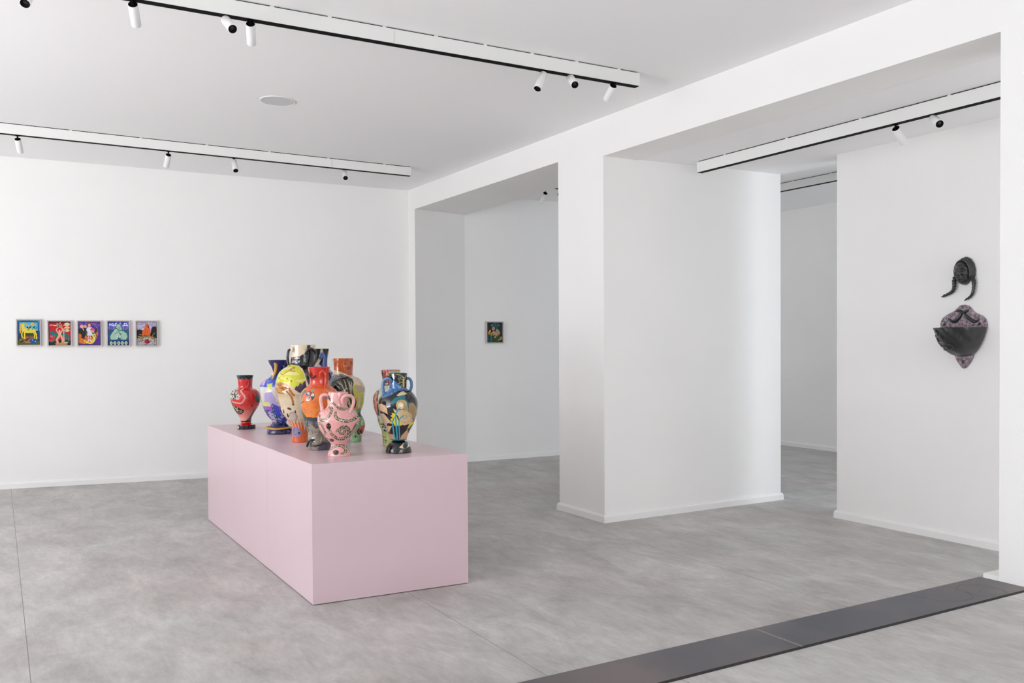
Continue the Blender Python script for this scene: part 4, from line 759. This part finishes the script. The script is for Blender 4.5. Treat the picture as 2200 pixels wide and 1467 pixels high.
framed((101.3, 688, 154.4, 744), c2, (1240, 155, 2060, 1050), 'bd1430', [('P', '70102c', [(1200, 120), (2100, 120), (2100, 230), (1700, 250), (1200, 220)]), ('P', '2c2022', [(1200, 920), (1500, 890), (1700, 830), (2100, 860), (2100, 1080), (1200, 1080)]), ('N', 'd84a58', 70, .6, [(1240, 600), (1500, 600), (1500, 900), (1240, 900)], 3),
    ('P', '0e7570', [(1290, 500), (1330, 520), (1390, 480), (1420, 540), (1450, 570), (1560, 575), (1600, 650), (1700, 620), (1740, 580), (1850, 575), (1960, 660), (1990, 780), (2010, 800), (2005, 910), (1940, 905), (1965, 820), (1900, 770), (1885, 880), (1845, 870), (1850, 760), (1740, 700), (1560, 700), (1520, 910), (1460, 880), (1480, 700), (1350, 665), (1290, 600)]),
    ('S', '17665c', 26, [(1300, 930), (1400, 930), (1470, 780)]), ('S', '17665c', 30, [(1330, 830), (1400, 860)]), ('S', 'a8b890', 8, [(1390, 780), (1380, 680)]), ('S', 'a8b890', 8, [(1440, 760), (1470, 670)]), ('S', 'a8b890', 8, [(1370, 780), (1320, 690)]),
    ('P', F2, [(1565, 560), (1640, 540), (1725, 560), (1700, 640), (1735, 720), (1590, 720), (1600, 640)]), ('S', F2, 74, [(1625, 710), (1545, 830), (1560, 900), (1580, 955)]), ('S', F2, 36, [(1570, 950), (1505, 975)]), ('S', F2, 74, [(1705, 700), (1755, 830), (1750, 940), (1790, 1010)]), ('S', F2, 46, [(1595, 585), (1530, 480), (1585, 390)]), ('S', F2, 46, [(1700, 570), (1755, 470), (1725, 380)]), ('E', F2, 1645, 515, 36, 50),
    ('P', 'a39378', [(1515, 215), (1590, 225), (1660, 290), (1740, 270), (1755, 370), (1690, 400), (1640, 380), (1580, 405), (1545, 320)]), ('N', '4a423a', 26, .6, [(1515, 215), (1660, 290), (1755, 370), (1580, 405)], 4), ('S', 'e8c0a0', 28, [(1295, 305), (1380, 285), (1450, 305), (1530, 310)]), ('E', '2a1a1a', 1382, 292, 12, 12), ('E', 'ecbc2c', 1672, 218, 27, 27), ('E', 'd8cc9c', 1925, 262, 102, 64), ('P', 'd8cc9c', [(1850, 300), (1780, 320), (1860, 250)]), ('E', 'd8cc9c', 1930, 385, 92, 46), ('E', 'd8cc9c', 1922, 495, 96, 50), ('S', '8a9a78', 8, [(1870, 262), (1980, 262)]), ('S', '8a9a78', 8, [(1880, 385), (1980, 385)]), ('E', '34503c', 1880, 490, 18, 14), ('S', 'e3d6c0', 22, [(1850, 395), (1808, 440), (1805, 700), (1815, 950)]),
    ('P', 'b8905e', [(1420, 1060), (1580, 970), (1740, 940), (1860, 970), (1980, 1060)]), ('E', 'cfc09a', 1895, 955, 62, 30), ('E', '1c1412', 1915, 960, 14, 14)],
    WB, 'framed painting of a pink nude with a teal wolf on red, second from left', 22, group='small framed paintings on the back wall')
framed((165.3, 688.3, 218.6, 744), c3, (90, 115, 645, 720), '553788', [('N', '7a5ab0', 40, .62, [(90, 115), (645, 115), (645, 400), (90, 300)], 3), ('P', 'd87434', [(90, 430), (250, 410), (300, 500), (500, 520), (540, 480), (500, 600), (430, 660), (250, 690), (90, 660)]), ('N', 'b05a2c', 30, .6, [(90, 430), (300, 500), (500, 520), (250, 690), (90, 660)], 4), ('P', '262f28', [(90, 300), (280, 280), (285, 440), (240, 520), (230, 560), (180, 540), (160, 440), (90, 400)]), ('S', '1a201c', 10, [(180, 340), (175, 530)]), ('S', '1a201c', 10, [(245, 400), (245, 580)]), ('P', '5a6a40', [(280, 400), (320, 380), (320, 460), (270, 470)]),
    ('E', 'e8a898', 180, 240, 48, 42), ('E', 'e49c94', 265, 240, 40, 36), ('S', 'e8c8b0', 16, [(200, 280), (225, 340)]), ('S', '8a6ab8', 12, [(430, 150), (500, 220), (560, 300), (570, 420)]), ('S', 'a898d0', 6, [(450, 160), (540, 220), (570, 330), (580, 470)]), ('P', '2c3a30', [(500, 300), (560, 280), (570, 370), (500, 390)]), ('S', 'cc6c34', 40, [(545, 400), (550, 480), (500, 570)]), ('P', '4a6a38', [(520, 470), (570, 460), (560, 520)]),
    ('E', 'a8482a', 365, 180, 48, 36), ('E', 'e4a890', 366, 212, 32, 40), ('P', 'dcd8de', [(305, 270), (345, 255), (420, 258), (450, 300), (400, 385), (315, 380), (290, 330)]), ('P', 'd0d2d6', [(325, 375), (425, 370), (450, 470), (370, 480), (305, 470)]), ('S', 'e0a090', 26, [(345, 470), (345, 540), (352, 590)]), ('S', 'e0a090', 26, [(390, 470), (392, 540), (395, 590)]), ('S', 'ddd8d8', 26, [(352, 590), (315, 632)]), ('S', 'ddd8d8', 26, [(385, 590), (410, 630)]), ('E', 'c4527f', 445, 320, 56, 44), ('E', 'e08aa0', 450, 350, 40, 22), ('P', 'b8bc50', [(430, 370), (490, 360), (480, 400), (440, 400)]),
    ('S', 'dcd258', 34, [(490, 430), (450, 480), (490, 540), (480, 610), (400, 670), (300, 645), (245, 605)]), ('S', 'dcd258', 28, [(500, 440), (510, 490), (460, 560), (430, 620)]), ('E', '1c1a10', 262, 612, 8, 12)],
    WB, 'framed painting of a figure in white holding flowers on purple, middle of the five', 23, group='small framed paintings on the back wall')
G_ = 'a3c4b0'
framed((229, 688.2, 279.7, 744), c3, (825, 125, 1358, 718), '265580', [('B', '34399f', 100, 245), ('N', 'c0c4ec', 34, .5, [(830, 150), (1350, 150), (1350, 240), (830, 240)], 3), ('B', '625ba2', 245, 325), ('N', '7f78bc', 30, .6, [(830, 245), (1350, 245), (1350, 325), (830, 325)], 5), ('B', '1a1d66', 600, 740), ('N', '34689a', 40, .6, [(830, 330), (1350, 330), (1350, 600), (830, 600)], 6),
    ('R', 'dfe2f0', 945, 200, 26, 30, .22), ('R', 'dfe2f0', 1272, 200, 26, 30, .22), ('S', 'dfd8e0', 8, [(1265, 230), (1215, 240), (1210, 340)]), ('P', G_, [(1045, 250), (1060, 200), (1130, 190), (1140, 260), (1180, 300), (1165, 460), (1070, 480), (1000, 330)]), ('E', G_, 1095, 215, 42, 48), ('S', '1f6e5a', 20, [(1052, 195), (1090, 175), (1135, 190)]), ('P', G_, [(1010, 310), (1060, 320), (1085, 400), (1085, 520), (1060, 575), (900, 580), (882, 500), (920, 420)]), ('E', G_, 1035, 330, 38, 42), ('S', '1f6e5a', 20, [(1010, 300), (1050, 300), (1070, 330)]), ('P', G_, [(1115, 400), (1160, 350), (1240, 380), (1300, 430), (1318, 500), (1280, 578), (1160, 575), (1105, 500)]), ('E', '9fbfb0', 1160, 380, 42, 40), ('S', '1f6e5a', 24, [(1130, 345), (1170, 340), (1210, 360)]),
    ('S', '1f5a5c', 14, [(1110, 270), (1108, 400), (1150, 432), (1105, 500), (1090, 560)]), ('S', '1f5a5c', 11, [(1060, 380), (1030, 425), (995, 440)]), ('S', '1f5a5c', 9, [(1150, 260), (1185, 330)]), ('S', '1f5a5c', 9, [(1120, 430), (1160, 450), (1190, 440)]), ('S', '1f5a5c', 9, [(1020, 280), (1060, 300), (1085, 350), (1080, 400)]), ('E', 'b4ccd0', 1065, 500, 26, 40), ('E', 'b4ccd0', 1120, 500, 22, 40), ('S', '2f6a66', 8, [(1170, 500), (1180, 540), (1160, 560)])] + [('E', 'b0c9b0', x, 662, 38, 48) for x in (905, 997, 1095, 1187, 1280)] + [('E', '8aa68c', x+2, 665, 17, 26) for x in (905, 997, 1095, 1187, 1280)],
    WB, 'framed painting of three pale green crouching figures on blue, fourth from left', 24, group='small framed paintings on the back wall')
O_ = 'd9652c'
framed((290.9, 688.6, 339.3, 743.8), c3, (1535, 130, 2048, 714), 'a39bb8', [('N', 'c3bcd2', 30, .55, [(1535, 130), (2048, 130), (2048, 330), (1535, 330)], 3), ('P', '241d20', [(1535, 340), (1600, 320), (1700, 350), (1780, 420), (1890, 420), (1920, 280), (1970, 240), (2048, 270), (2048, 560), (1535, 540)]), ('P', 'b4adb4', [(1535, 560), (1700, 500), (1900, 500), (2048, 550), (2048, 720), (1535, 720)]), ('N', '8f8490', 36, .64, [(1535, 620), (2048, 620), (2048, 720), (1535, 720)], 4),
    ('S', '9c8450', 40, [(1580, 500), (1680, 520), (1800, 500), (1920, 520), (1990, 560), (2000, 620)]), ('S', '9c8450', 28, [(1650, 540), (1590, 630)]), ('S', '9c8450', 14, [(1940, 520), (1950, 450), (2000, 410)]), ('N', '5a4828', 16, .66, [(1570, 480), (2020, 490), (2020, 640), (1570, 640)], 5), ('S', 'b8a890', 8, [(1600, 440), (1700, 470)]),
    ('P', '7a3a24', [(1750, 200), (1800, 180), (1840, 210), (1860, 290), (1890, 330), (1840, 320)]), ('E', O_, 1785, 240, 38, 50), ('P', O_, [(1740, 290), (1830, 280), (1880, 320), (1900, 380), (1870, 430), (1830, 470), (1740, 470), (1680, 440), (1690, 350)]), ('S', O_, 34, [(1705, 350), (1690, 420), (1705, 490)]), ('S', O_, 34, [(1870, 370), (1850, 440), (1870, 490)]), ('S', 'a83c1c', 7, [(1760, 300), (1770, 400), (1740, 450)]), ('S', 'a83c1c', 7, [(1820, 340), (1800, 420)]), ('E', 'd8c8c0', 1697, 310, 20, 26), ('E', '9c1c26', 1800, 625, 72, 50), ('E', 'c84a4a', 1780, 610, 14, 14), ('E', '5a1018', 1830, 640, 18, 16), ('E', '9c1c26', 1800, 585, 34, 24)],
    WB, 'framed painting of an orange seated figure above a leopard, rightmost of the five', 25, group='small framed paintings on the back wall')
framed((1045.2, 690.4, 1082.3, 737.6), c6, (300, 262, 1005, 1250), '12161b', [('E', '0f4650', 700, 420, 220, 130), ('E', '14222a', 850, 700, 140, 200), ('P', '183c24', [(540, 960), (900, 900), (980, 1100), (900, 1240), (540, 1240)]), ('N', '2c5a34', 50, .6, [(540, 960), (900, 900), (980, 1100), (540, 1240)], 3), ('E', '86a8c4', 530, 400, 32, 30), ('E', '3c6c84', 800, 400, 40, 34), ('S', '3c7c72', 16, [(645, 290), (700, 440), (740, 560)]),
    ('P', 'a68a6c', [(700, 620), (740, 580), (810, 600), (905, 780), (830, 900), (760, 860), (690, 760)]), ('E', 'b8967a', 590, 570, 66, 92), ('P', 'b8967a', [(500, 760), (600, 690), (690, 720), (780, 900), (740, 930), (620, 880), (540, 950), (580, 830), (520, 830)]), ('E', '8a5a50', 590, 560, 30, 20), ('E', 'd6c8b8', 600, 740, 22, 34), ('E', '2c3a2c', 590, 800, 26, 16),
    ('S', '1c5a5c', 38, [(370, 850), (368, 1240)]), ('S', '2a7c6c', 24, [(440, 870), (440, 1240)]), ('S', '2c6a72', 40, [(498, 900), (500, 1240)]), ('E', 'd09a14', 415, 745, 46, 116, .38), ('E', 'd8b020', 440, 670, 26, 34), ('E', 'd09a14', 495, 850, 28, 56), ('E', 'c8a41c', 670, 980, 34, 62, .6), ('E', 'c8a81c', 930, 1045, 32, 88, .3), ('E', 'c8a81c', 838, 1120, 22, 52, .5), ('E', 'd8b020', 435, 870, 20, 20)],
    WS, 'small dark framed painting with yellow flowers, alone on the side room wall', 26)

# ------------------------------------------------------------------ wall masks
def wallpt(x, y, off): return on(0, XM-off, x, y)
HD = (13.97, 2010, 545); PK = (9.17, 2000, 640)
hc = wallpt(2010+812/13.97, 545+560/13.97, .045)
hm = thing('wall_mask', (XM, hc[1], hc[2]), 'dark glazed head with two braids mounted on the right wall', 'sculpture')
nw = np.array([-1.0, 0, 0]); uw = np.array([0, -1.0, 0]); vw = np.array([0, 0, 1.0])
fz = .088; fyw = .060       # face half height, half width
c0 = np.array([XM, hc[1]+.006, hc[2]])
NU, NV = 96, 120; V = []; 
for j in range(NV+1):
    ph = math.pi*j/NV - math.pi/2
    for i in range(NU+1):
        th = math.pi*i/NU - math.pi/2
        u = math.cos(ph)*math.sin(th); d = math.cos(ph)*math.cos(th); z = math.sin(ph)
        U_ = u*fyw*(1 - .20*max(0, -z)**1.5); Z_ = z*fz; D_ = d**.8*.088
        g = lambda cu, cz, su, sz: math.exp(-((U_-cu)/su)**2-((Z_-cz)/sz)**2)
        D_ += .024*g(0, .000, .0080, .020) + .014*g(0, -.015, .012, .008)                                     # nose
        D_ += -.017*g(.024, .016, .014, .010) - .017*g(-.024, .016, .014, .010)                               # eye sockets
        D_ += .011*g(.025, .014, .010, .005) + .011*g(-.025, .014, .010, .005)                                # lids
        D_ += .009*g(.022, .031, .018, .006) + .009*g(-.022, .031, .018, .006)                                # brows
        D_ += .013*g(0, -.034, .014, .0045) + .013*g(0, -.046, .012, .0055) - .016*g(0, -.040, .011, .0026)   # lips
        D_ += .013*g(0, -.068, .018, .012) - .008*g(0, -.056, .012, .005) + .009*g(.034, -.006, .013, .013) + .009*g(-.034, -.006, .013, .013) - .007*g(.02, -.03, .006, .012) - .007*g(-.02, -.03, .006, .012)
        V.append(c0 + uw*U_ + vw*Z_ + nw*(D_*(1 if d > .02 else 0)+.002))
I = np.arange((NU+1)*(NV+1)).reshape(NV+1, NU+1); f4 = np.stack([I[:-1, :-1], I[:-1, 1:], I[1:, 1:], I[1:, :-1]], -1).reshape(-1, 4)
me = bpy.data.meshes.new('face'); me.from_pydata([tuple(p) for p in V], [], f4.tolist())
b = bmesh.new(); b.from_mesh(me); bmesh.ops.remove_doubles(b, verts=b.verts[:], dist=1e-5); bmesh.ops.recalc_face_normals(b, faces=b.faces[:]); b.to_mesh(me); b.free()
link('face', me, M_IRON, hm, True)
# hair: overlapping locks from the parting down both sides
bm = bmesh.new()
for side in (-1, 1):
    for k in range(4):
        rr = (1.0+.055*k) if side > 0 else (.96+.035*k); dd_ = (.060-.015*k) if side > 0 else (.046-.012*k); P = []; R_ = (.0105-.0008*k) if side > 0 else .0075
        for t in np.linspace(0, 1, 9):
            a = math.radians(90 - side*(3+t*(118 if k < 3 else 112)))
            P.append(c0 + uw*math.cos(a)*fyw*rr*1.05 + vw*(math.sin(a)*fz*rr*1.0+.002) + nw*max(.010, dd_*(1-.30*t)))
        tube(bm, P, [.008]+[R_]*7+[.006], 12, 4, lump=lambda t, k=k: 1+.08*math.sin(t*30+k*2))
from_bm('hair', bm, M_IRON, hm, True)
def braid(path, offs, r0):
    P = np.array([wallpt(HD[1]+x/HD[0], HD[2]+y/HD[0], o_) for (x, y), o_ in zip(path, offs)]); Q = catmull(P, 12)
    d = np.concatenate([[0], np.cumsum(np.linalg.norm(np.diff(Q, axis=0), axis=1))]); bm = bmesh.new(); n = int(d[-1]/.0098)
    for strand in (0, 1):
        for i in range(n+1):
            if i % 2 != strand: continue
            t = i/n; p = np.array([np.interp(t*d[-1], d, Q[:, c]) for c in range(3)]); p2 = np.array([np.interp(min(1, t+.03)*d[-1], d, Q[:, c]) for c in range(3)])
            tg = Vector(p2-p+1e-6); tg.normalize(); sdv = tg.cross(Vector((-1, 0, 0))).normalized(); r = r0*(1-.45*t); off = sdv*(r*.24*(1 if strand else -1))
            ax = (tg*.8 + sdv*(.6 if strand else -.6)).normalized(); ay = Vector((-1, 0, 0)); az = ax.cross(ay).normalized()
            blob(bm, Vector(p)+off, ax*r*1.5, ay*r*.95, az*r*.78, 8)
    tube(bm, [tuple(q) for q in P], [r0*.78]*(len(P)-2)+[r0*.6, r0*.35], 10, 6)
    blob(bm, P[-1], Vector(P[-1]-P[-2]).normalized()*.018, (.006, 0, 0), (0, 0, .006), 8)
    from_bm('braid', bm, M_IRON, hm, True)
braid([(560, 760), (560, 860), (560, 960), (545, 1060), (480, 1150), (370, 1215), (230, 1275)], [.035, .03, .026, .022, .02, .018, .016], .0135)
braid([(1100, 700), (1140, 800), (1150, 900), (1140, 1040), (1110, 1180), (1040, 1290), (920, 1370)], [.022]*7, .0125)

# wall pocket
def pmat():
    m, nt, b = newmat('mottled_pink_black_glaze'); L = nt.links.new
    tc = N(nt, 'ShaderNodeTexCoord'); n = N(nt, 'ShaderNodeTexNoise'); n.inputs['Scale'].default_value = 48; n.inputs['Detail'].default_value = 6; n.inputs['Roughness'].default_value = .7; n.inputs['Distortion'].default_value = .25
    L(tc.outputs['Object'], n.inputs['Vector']); r = N(nt, 'ShaderNodeValToRGB'); cr = r.color_ramp
    cr.elements[0].position = .36; cr.elements[0].color = (.035, .03, .035, 1); cr.elements[1].position = .62; cr.elements[1].color = (.50, .36, .40, 1)
    e = cr.elements.new(.5); e.color = (.23, .175, .21, 1)
    L(n.outputs['Fac'], r.inputs['Fac']); L(r.outputs['Color'], b.inputs['Base Color']); b.inputs['Roughness'].default_value = .35
    bp = N(nt, 'ShaderNodeBump'); bp.inputs['Strength'].default_value = .3; bp.inputs['Distance'].default_value = .005; L(n.outputs['Fac'], bp.inputs['Height']); L(bp.outputs[0], b.inputs['Normal']); return m
M_MOTT = pmat()
right = [(645, 130), (720, 150), (778, 200), (830, 265), (905, 312), (1000, 352), (1065, 420), (1092, 505), (1085, 600), (1050, 725), (995, 850), (925, 980), (845, 1095), (800, 1205), (730, 1315), (638, 1390)]
left = [(560, 1310), (500, 1220), (455, 1120), (410, 1040), (335, 930), (262, 800), (205, 690), (186, 590), (192, 480), (232, 400), (330, 325), (440, 268), (505, 215), (565, 155)]
ring_ = [wallpt(PK[1]+x/PK[0], PK[2]+y/PK[0], .018) for x, y in right+left]
ring_ = catmull(ring_+[ring_[0]], 4)[:-1]; cen = ring_.mean(0)
pk = thing('wall_pocket', (XM, cen[1], cen[2]), 'shield-shaped wall pocket with a deep dark bowl, hung below the braided head', 'sculpture')
bm = bmesh.new(); n_ = len(ring_); fr = [bm.verts.new((XM-.018, p[1], p[2])) for p in ring_]; inn = [bm.verts.new((XM-.022, cen[1]+(p[1]-cen[1])*.965, cen[2]+(p[2]-cen[2])*.975)) for p in ring_]; bk = [bm.verts.new((XM-.001, p[1], p[2])) for p in ring_]
for i in range(n_):
    j = (i+1) % n_; bm.faces.new((fr[i], fr[j], bk[j], bk[i])); bm.faces.new((inn[i], inn[j], fr[j], fr[i]))
bm.faces.new(inn); bm.faces.new(bk[::-1]); from_bm('back_plate', bm, M_MOTT, pk, False)
kpx = depth(cen)/f_/PK[0]           # metres (square to view) per crop pixel
def sx_(P): d = np.array(P)-C0; return 1100+f_*(d @ CR)/(d @ FW)
_q = np.array([XM-.02, cen[1], cen[2]])
cw = abs(sx_(_q+[0, .1, 0])-sx_(_q-[0, .1, 0]))/.2*depth(cen)/f_; cnn = abs(sx_(_q-[.2, 0, 0])-sx_(_q))/.2*depth(cen)/f_
cy0 = wallpt(PK[1]+640/PK[0], PK[2]+600/PK[0], .018)[1]
def zrow(y): return wallpt(PK[1]+640/PK[0], PK[2]+y/PK[0], .018)[2]
rows = [(583, 440, 425), (600, 438, 420), (660, 424, 408), (730, 404, 392), (800, 382, 372), (870, 354, 346), (940, 322, 314), (1000, 288, 280), (1060, 240, 230), (1100, 196, 185), (1130, 140, 140), (1152, 60, 75)]
Rr = catmull(np.array(rows, float), 5); bm = bmesh.new(); rings = []; NA = 64
for inner in (0, 1):
    seq = Rr if not inner else Rr[::-1]
    for (y, a, d) in seq:
        A_ = a*kpx/cw*1.035; D_ = d*kpx/cnn*.93
        if inner: A_ = max(.004, A_-.009); D_ = max(.004, D_-.009)
        ring = []
        for i in range(NA+1):
            ph = math.pi*i/NA; w_ = 1+.018*math.sin(9*ph+y*.02)*math.sin(ph) if not inner else 1
            ring.append(bm.verts.new((XM-.019-D_*math.sin(ph)*w_, cy0-A_*math.cos(ph)*w_, zrow(y)+(.008 if inner and y > 1000 else 0))))
        rings.append(ring)
for P_, Q_ in zip(rings, rings[1:]):
    for i in range(NA): bm.faces.new((P_[i], P_[i+1], Q_[i+1], Q_[i]))
from_bm('bowl', bm, M_IRON, pk, True)
# relief lines on the bowl's outer face
def bowlpt(u, y, lift=.003):
    a = np.interp(y, Rr[:, 0], Rr[:, 1]); d = np.interp(y, Rr[:, 0], Rr[:, 2]); A_ = a*kpx/cw; D_ = d*kpx/cnn*.93; ph = math.pi*u
    return (XM-.019-(D_+lift)*math.sin(ph), cy0-(A_+lift)*math.cos(ph), zrow(y))
for P_ in ([(.66, 640), (.62, 700), (.68, 760), (.60, 740), (.56, 800), (.66, 860), (.72, 800), (.76, 900)], [(.8, 720), (.78, 820), (.74, 900), (.66, 960), (.58, 940), (.52, 1000), (.6, 1040), (.7, 1010)], [(.88, 760), (.86, 860), (.82, 940)], [(.5, 900), (.44, 930), (.42, 990), (.5, 1050)]):
    bm = bmesh.new(); tube(bm, [bowlpt(u, y) for u, y in P_], .0055, 10, 6, lump=lambda t: 1+.15*math.sin(t*40)); from_bm('relief_line', bm, M_IRON, pk, True)
def strap(pts, w0):
    bm = bmesh.new(); P_ = [tuple(wallpt(PK[1]+x/PK[0], PK[2]+y/PK[0], .023)) for x, y in pts]; m = len(P_)
    tube(bm, P_, [w0*(.25+.75*math.sin(math.pi*min(1, (i+.35)/(m-.3)))) for i in range(m)], 10, 6)
    from_bm('relief_branch', bm, M_IRON, pk, True)
strap([(640, 250), (590, 330), (540, 410), (470, 462), (400, 450), (345, 405)], .0125)
strap([(640, 260), (690, 340), (760, 410), (840, 460), (900, 455), (945, 435)], .0125)
strap([(490, 265), (560, 255), (640, 285), (720, 250), (750, 250)], .011)
for x, y, r in ((268, 518, .009), (960, 505, .009), (628, 1258, .010)):
    bm = bmesh.new(); q = wallpt(PK[1]+x/PK[0], PK[2]+y/PK[0], .022); blob(bm, q, (.007, 0, 0), (0, r*1.3 if y < 1000 else r*.9, 0), (0, 0, r if y < 1000 else r*1.5), 10); from_bm('stud', bm, M_IRON, pk, True)
